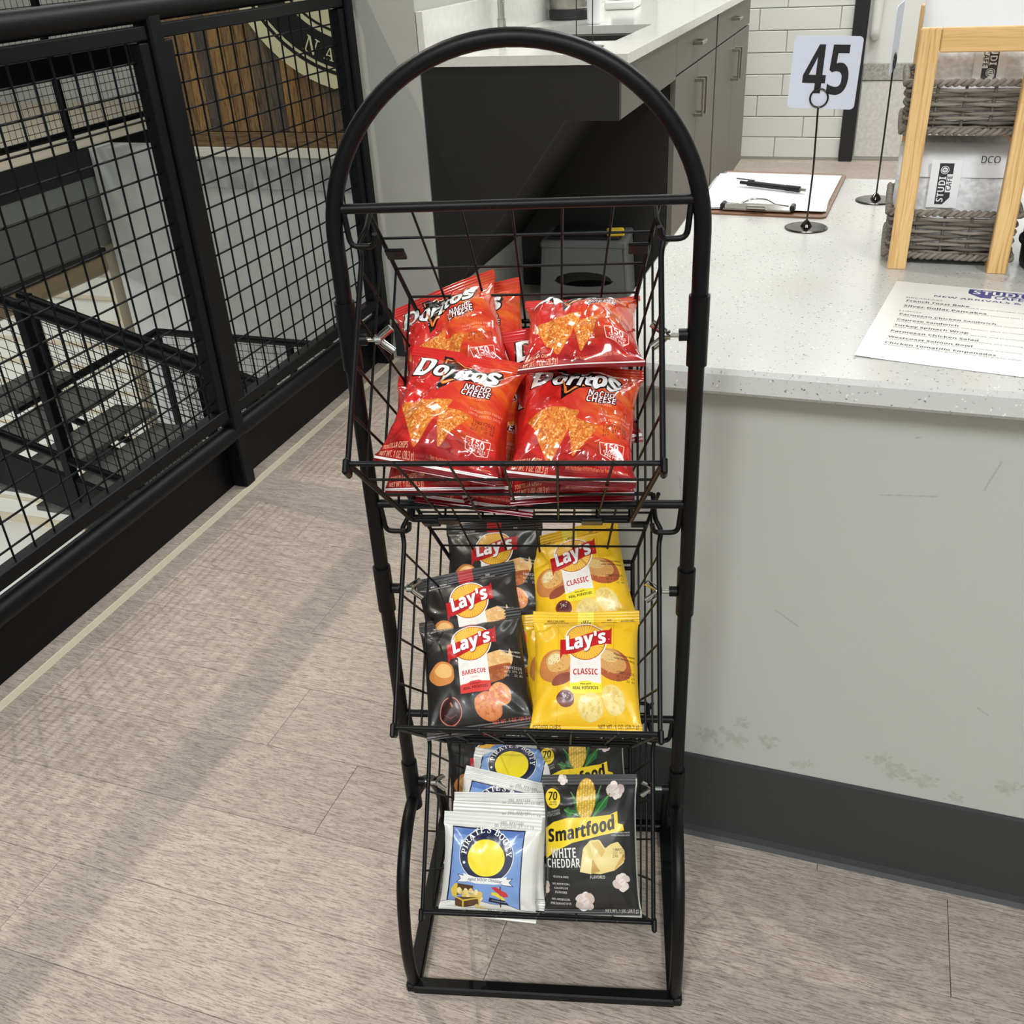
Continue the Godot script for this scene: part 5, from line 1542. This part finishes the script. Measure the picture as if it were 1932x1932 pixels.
	for it in [["BREAKFAST", "", ""], ["French Toast Bake", "$6.00", "brioche baked with cinnamon custard, berries and warm maple"], ["Silver Dollar Pancakes", "$5.00", "small stack served with butter, syrup and seasonal fruit cup"], ["LUNCH", "", ""], ["Parmesan Chicken Sandwich", "$12.00", "crispy chicken with tomato sauce, fresh basil and mozzarella"], ["Caprese Sandwich", "$9.50", "tomato, mozzarella, basil pesto, and balsamic glaze on ciabatta"], ["Turkey Spinach Wrap", "$9.50", "sliced turkey, spinach, cranberry spread, and provolone"], ["Parmesan Chicken Salad", "$12.00", "romaine, chicken, shaved parmesan, croutons and dressing"], ["Westcoast Salmon Bowl", "$14.00", "roasted salmon over rice with avocado, cucumber and sesame"], ["Chicken Tomatillo Empanadas", "$2.00", "a savory filling in a flaky golden crust with green salsa"]]:
		if it[1] == "":
			write(mv, it[0], "sans", Vector2(0.1 + 0.011 * it[0].length(), yy + 0.012), 0.022 * it[0].length(), c8(80, 80, 90), 0.0, 0.7)
			mv.rect(0.1, yy + 0.026, 0.84, 0.0018, c8(190, 190, 190))
			yy += 0.045
		else:
			var ww: float = 0.0195 * it[0].length()
			write(mv, it[0], "sansb", Vector2(0.11 + ww / 2, yy + 0.01), ww, c8(40, 40, 44))
			write(mv, it[1], "sansb", Vector2(0.9, yy + 0.014), 0.075, c8(60, 60, 64))
			write(mv, it[2], "sans", Vector2(0.43, yy + 0.032), 0.64, c8(110, 110, 112))
			yy += 0.072
	M.menu = mat(Color.WHITE, 0.5, 0.0, mv.tex(850, 1100))
	var me := MB.new()
	me.grid(6, 8, func(u: float, v: float) -> Array: return [Vector3(u * 0.216, 0.0006 + 0.0012 * pow(absf(2 * u - 1), 4.0) * v, v * 0.279), Vector2(u, v)])
	var mn := single("menu_sheet", me.mesh(), M.menu, "printed paper menu with blue cafe logo flat on the counter", "menu", Transform3D(Basis(Vector3.UP, deg_to_rad(-8.5)), Vector3(0.044, Y, -1.349)))
	mn.set_meta("group", "")
	mn.remove_meta("group")
	# black device at the right edge
	var dv := thing("counter_device", "black rounded device at the right edge beside the pine stand", "device", Vector3(0.262, Y, -1.45))
	var d := MB.new()
	d.lathe([Vector2(0.001, 0), Vector2(0.062, 0), Vector2(0.066, 0.004), Vector2(0.07, 0.1), Vector2(0.06, 0.12), Vector2(0.001, 0.122)], 40)
	part("body", d.mesh(), M.black_paint, dv)
	var d2 := MB.new()
	d2.lathe([Vector2(0.069, 0.03), Vector2(0.0715, 0.032), Vector2(0.0715, 0.036), Vector2(0.069, 0.038)], 40)
	part("rim", d2.mesh(), M.ink, dv)

func uvbox(c: Vector3, s: Vector3, ch: float, ax: int) -> ArrayMesh:
	# box whose texture runs along axis ax
	var b := MB.new()
	b.box(c, s, ch)
	var o := Vector2(rng.randf(), rng.randf())
	for i in b.v.size():
		var p := b.v[i] - c
		b.t[i] = (Vector2(p.x, p.y + p.z) if ax == 0 else Vector2(p.y, p.x + p.z)) + o
	return b.mesh()

# ---------- stairwell ----------
func stairwell() -> void:
	# the floor across the well, with its black edge, steel band and panel below
	var fa := struct("floor_across", bx2(Vector3(-9.0, -0.02, 3.0), Vector3(-5.34, 0.0, -8.0)), M.cream, "pale floor beyond the far railing")
	part("edge_fascia", bx2(Vector3(-5.40, -0.2, 3.0), Vector3(-5.335, -0.003, -6.8), 0.003), M.black_paint, fa)
	part("steel_band", bx2(Vector3(-5.40, -0.33, 3.0), Vector3(-5.345, -0.202, -6.7), 0.003), mat(c8(150, 154, 150), 0.3, 0.6), fa)
	part("soffit_panel", bx2(Vector3(-5.42, -0.69, 3.0), Vector3(-5.36, -0.335, -6.2), 0.003), mat(c8(112, 113, 111), 0.4), fa)
	part("slab", bx2(Vector3(-9.0, -0.3, 3.0), Vector3(-5.42, -0.021, -8.0)), M.concrete, fa)
	single("steel_bar", bx2(Vector3(-5.44, -0.755, 2.8), Vector3(-5.38, -0.715, -5.95), 0.003), M.black_paint, "black steel bar under the far floor panel", "bar")
	var pb := thing("brown_pipe", "thick tan pipe hung below the far floor edge", "pipe", Vector3(-5.42, -0.835, -1.5))
	part("pipe", tb([Vector3(0, 0, 4.2), Vector3(0, 0, -4.4)], 0.07, 20), mat(c8(150, 134, 104), 0.5), pb)
	for z in [1.5, -1.0, -3.5]:
		part("hanger", tb([Vector3(0, 0.085, z), Vector3(0, 0.12, z)], 0.012, 8), M.black_paint, pb)
	# railing on the far side
	var r := thing("far_railing", "black mesh railing on the far side of the stairwell", "railing", Vector3(-5.3, 0, -2.0))
	part("top_rail", tb([Vector3(0, 1.075, 4.8), Vector3(0, 1.075, -5.4)], 0.024, 12), M.rail, r)
	part("bottom_rail", tb([Vector3(0, 0.118, 4.8), Vector3(0, 0.118, -5.4)], 0.022, 12), M.rail, r)
	part("middle_band", bx2(Vector3(-0.015, 0.47, 4.8), Vector3(0.015, 0.6, -5.4), 0.004), M.rail, r)
	for z in range(0, 10):
		part("post", bx(Vector3(0, 0.54, 4.6 - z * 1.05), Vector3(0.042, 1.08, 0.042), 0.003), M.rail, r)
	var mw := MB.new()
	for k in 190:
		mw.tube([Vector3(0, 0.14, 4.7 - k * 0.0528), Vector3(0, 1.06, 4.7 - k * 0.0528)], 0.0022, 4)
	for k in 17:
		mw.tube([Vector3(0.003, 0.17 + k * 0.0528, 4.7), Vector3(0.003, 0.17 + k * 0.0528, -5.35)], 0.0022, 4)
	var mp := part("wire_mesh", mw.mesh(), M.rail, r)
	mp.set_meta("kind", "stuff")
	# end wall: grey below, concrete band and white ledge at floor height, old boards above
	struct("wall_stairwell", bx2(Vector3(-5.33, -3.4, -5.98), Vector3(-1.48, -0.012, -6.2)), M.far_wall, "pale grey end wall of the stairwell")
	struct("trim_2", bx2(Vector3(-4.75, -0.26, -5.965), Vector3(-1.48, -0.05, -6.2)), M.concrete, "grey concrete band on the stairwell end wall")
	struct("trim_3", bx2(Vector3(-4.6, -0.05, -5.955), Vector3(-1.48, 0.012, -6.2), 0.002), mat(c8(236, 234, 218), 0.5), "cream white ledge under the board wall")
	var wb := struct("wall_boards", bx2(Vector3(-4.57, 0.012, -6.0), Vector3(-1.48, 3.4, -6.2)), mat(c8(40, 32, 26), 0.8), "wall of upright reclaimed wood boards with a round sign")
	for i in 5:
		M["board%d" % i] = mat(Color.WHITE, 0.65, 0.0, grain(384, 96, [[c8(152, 118, 74), c8(134, 102, 64), c8(96, 72, 48)], [c8(98, 88, 74), c8(84, 76, 65), c8(60, 53, 46)], [c8(168, 130, 78), c8(150, 114, 68), c8(104, 78, 48)], [c8(118, 100, 76), c8(104, 88, 68), c8(72, 61, 49)], [c8(140, 112, 74), c8(124, 98, 64), c8(88, 70, 48)]][i], 0.012, 0.12, 60 + i, 1.8, 1.2))
		M["board%d" % i].uv1_scale = Vector3(0.8, 4.0, 1.0)
	var order := [4, 0, 2, 1, 2, 0, 0, 3, 1, 2, 0, 4, 3, 1, 1, 4, 2, 0, 3, 1, 0, 2, 4, 0, 1, 2, 3, 0, 4, 2, 1, 0, 2, 3, 4, 0, 1, 2]
	var x := -4.62
	var k2 := 0
	x = -4.56
	while x < -1.5:
		var w := 0.1 + 0.012 * sin(k2 * 2.1)
		var y := 0.11
		while y < 3.35:
			var h := minf(0.7 + 0.5 * absf(sin(k2 * 1.7 + y * 3.0)), 3.4 - y)
			part("board", uvbox(Vector3(x + w / 2, y + h / 2, -5.985 + 0.004 * sin(k2 * 5.0 + y)), Vector3(w - 0.003, h - 0.003, 0.022), 0.0015, 1), M["board%d" % ((order[(k2 + int(y * 1.3)) % order.size()]) % 5)], wb)
			y += h
		x += w
		k2 += 1
	part("skirting", uvbox(Vector3(-3.02, 0.06, -5.98), Vector3(3.08, 0.094, 0.03), 0.002, 0), M.board4, wb)
	# round sign, cream with black rings and lettering
	var sg := thing("round_sign", "large round cream and black sign hung on the board wall", "sign", Vector3(-3.03, 1.29, -5.965))
	var cream := mat(c8(232, 226, 184), 0.5)
	var ring := func(r0: float, r1: float, z: float, m: Material, nm: String) -> void:
		var b := MB.new()
		b.lathe([Vector2(r0, 0), Vector2(r0, z), Vector2(r1, z), Vector2(r1, 0)], 72, Transform3D(Basis(Vector3.RIGHT, PI / 2), Vector3.ZERO))
		part(nm, b.mesh(), m, sg)
	ring.call(0.0001, 0.945, 0.03, cream, "disc")
	ring.call(0.84, 0.862, 0.032, M.ink, "outer_ring")
	ring.call(0.655, 0.822, 0.032, M.ink, "letter_band")
	ring.call(0.61, 0.625, 0.032, M.ink, "inner_ring")
	for L in [["N", 28.3], ["A", 18.5]]:
		var tm := TextMesh.new()
		tm.text = L[0]
		tm.font = font("serif")
		tm.font_size = 100
		tm.pixel_size = 0.0013 if L[0] == "N" else 0.001
		tm.depth = 0.004
		var an := deg_to_rad(L[1])
		part("letter", tm, cream, sg, Transform3D(Basis(Vector3(0, 0, 1), -an), Vector3(-sin(an) * 0.755, -cos(an) * 0.755, 0.034)))
	# the level below
	struct("floor_lower", bx2(Vector3(-9.0, -3.6, 3.0), Vector3(-1.3, -3.4, -8.0)), mat(c8(226, 226, 222), 0.5), "bright floor of the level below")
	struct("wall_under", bx2(Vector3(-1.45, -3.4, 3.0), Vector3(-1.435, -0.006, -2.72)), M.far_wall, "wall of the stairwell below the near railing")
	var cor := struct("wall_slatted", bx2(Vector3(-8.4, -3.4, -5.95), Vector3(-5.4, -0.3, -6.1)), M.cream, "cream ribbed wall on the level below")
	for k in 14:
		part("rib", bx2(Vector3(-8.4, -3.3 + k * 0.2, -5.93), Vector3(-5.42, -3.3 + k * 0.2 + 0.16, -5.955), 0.01), mat(c8(228, 228, 220), 0.6), cor)
	for a in [[-7.2, -3.2, "flat white light panel on the lower ceiling across the well"], [-6.6, 0.2, "flat white light panel on the lower ceiling near the left edge"]]:
		var t := thing("ceiling_light", a[2], "light", Vector3(a[0], -0.3, a[1]), 0, "ceiling light panels")
		part("diffuser", bx(Vector3(0, -0.012, 0), Vector3(0.6, 0.02, 1.2), 0.003), M.glow, t)
		var l := AreaLight3D.new()
		l.name = "panel_light"
		l.area_size = Vector2(0.6, 1.2)
		l.area_normalize_energy = true
		l.light_energy = 7.0
		l.area_range = 12.0
		l.area_attenuation = 2.0
		l.shadow_enabled = true
		l.rotation.x = -PI / 2
		l.position.y = -0.04
		t.add_child(l)
	stairs()

func flight(label: String, z: float, x0: float, y0: float, x1: float, slope: float, low: float) -> void:
	# sloping handrail with mesh in a plane of constant z
	var t := thing("stair_railing", label, "railing", Vector3(x0, y0, z), 0, "stair railings in the well")
	var dx := x1 - x0
	var at := func(q: float, dy: float) -> Vector3: return Vector3(dx * q, dx * q * slope + dy, 0)
	part("handrail", tb([at.call(0.0, 0), at.call(1.0, 0)], 0.026, 12), M.rail, t)
	part("bottom_rail", tb([at.call(0.0, -low), at.call(1.0, -low)], 0.022, 10), M.rail, t)
	part("stringer", bx(at.call(0.5, -low - 0.2), Vector3(absf(dx) * sqrt(1 + slope * slope), 0.2, 0.03), 0.003, Basis(Vector3(0, 0, 1), atan(slope))), M.rail, t)
	for q in [0.02, 0.38, 0.74, 0.99]:
		part("post", bx(at.call(q, -low * 0.5 - 0.1), Vector3(0.045, low + 0.25, 0.045), 0.003), M.rail, t)
	var b := MB.new()
	var n := int(absf(dx) / 0.0528)
	for k in n:
		b.tube([at.call(float(k) / n, -0.03), at.call(float(k) / n, -low)], 0.0022, 4)
	for k in int(low / 0.0528):
		b.tube([at.call(0.0, -0.04 - k * 0.0528), at.call(1.0, -0.04 - k * 0.0528)], 0.0022, 4)
	part("wire_mesh", b.mesh(), M.rail, t).set_meta("kind", "stuff")

func stairs() -> void:
	flight("nearer sloping black stair railing seen through the mesh", -3.2, -4.6, 0.18, -1.55, -0.262, 0.75)
	flight("farther sloping black stair railing seen through the mesh", -4.3, -4.6, -0.5, -1.6, -0.27, 0.75)
	var t := thing("staircase", "dark steel stair flight in the stairwell", "stairs", Vector3(-4.6, -0.8, -3.75))
	for k in 11:
		part("tread", bx(Vector3(0.14 + k * 0.27, -0.15 - k * 0.09, 0), Vector3(0.29, 0.03, 1.0), 0.003), mat(c8(104, 106, 104), 0.6), t)
	# landing rail along the end wall
	var l := thing("landing_railing", "level black mesh railing low on the stairwell end wall", "railing", Vector3(-3.2, -1.21, -5.6))
	part("handrail", tb([Vector3(-1.6, 0, 0), Vector3(1.6, 0, 0)], 0.026, 12), M.rail, l)
	part("bottom_rail", tb([Vector3(-1.6, -0.8, 0), Vector3(1.6, -0.8, 0)], 0.022, 10), M.rail, l)
	part("handrail", tb([Vector3(-1.6, 0, 0), Vector3(-1.6, 0, 1.4)], 0.026, 12), M.rail, l)
	for x in [-1.6, -0.5, 0.6, 1.6]:
		part("post", bx(Vector3(x, -0.5, 0), Vector3(0.042, 1.0, 0.042), 0.003), M.rail, l)
	var b := MB.new()
	for k in 60:
		b.tube([Vector3(-1.58 + k * 0.0528, 0, 0.002), Vector3(-1.58 + k * 0.0528, -0.8, 0.002)], 0.0022, 4)
	for k in 15:
		b.tube([Vector3(-1.6, -0.04 - k * 0.0528, 0), Vector3(1.6, -0.04 - k * 0.0528, 0)], 0.0022, 4)
	part("wire_mesh", b.mesh(), M.rail, l).set_meta("kind", "stuff")
	struct("floor_landing", bx2(Vector3(-5.0, -2.2, -5.62), Vector3(-1.5, -2.1, -5.97), 0.003), M.concrete, "narrow concrete landing low in the stairwell")
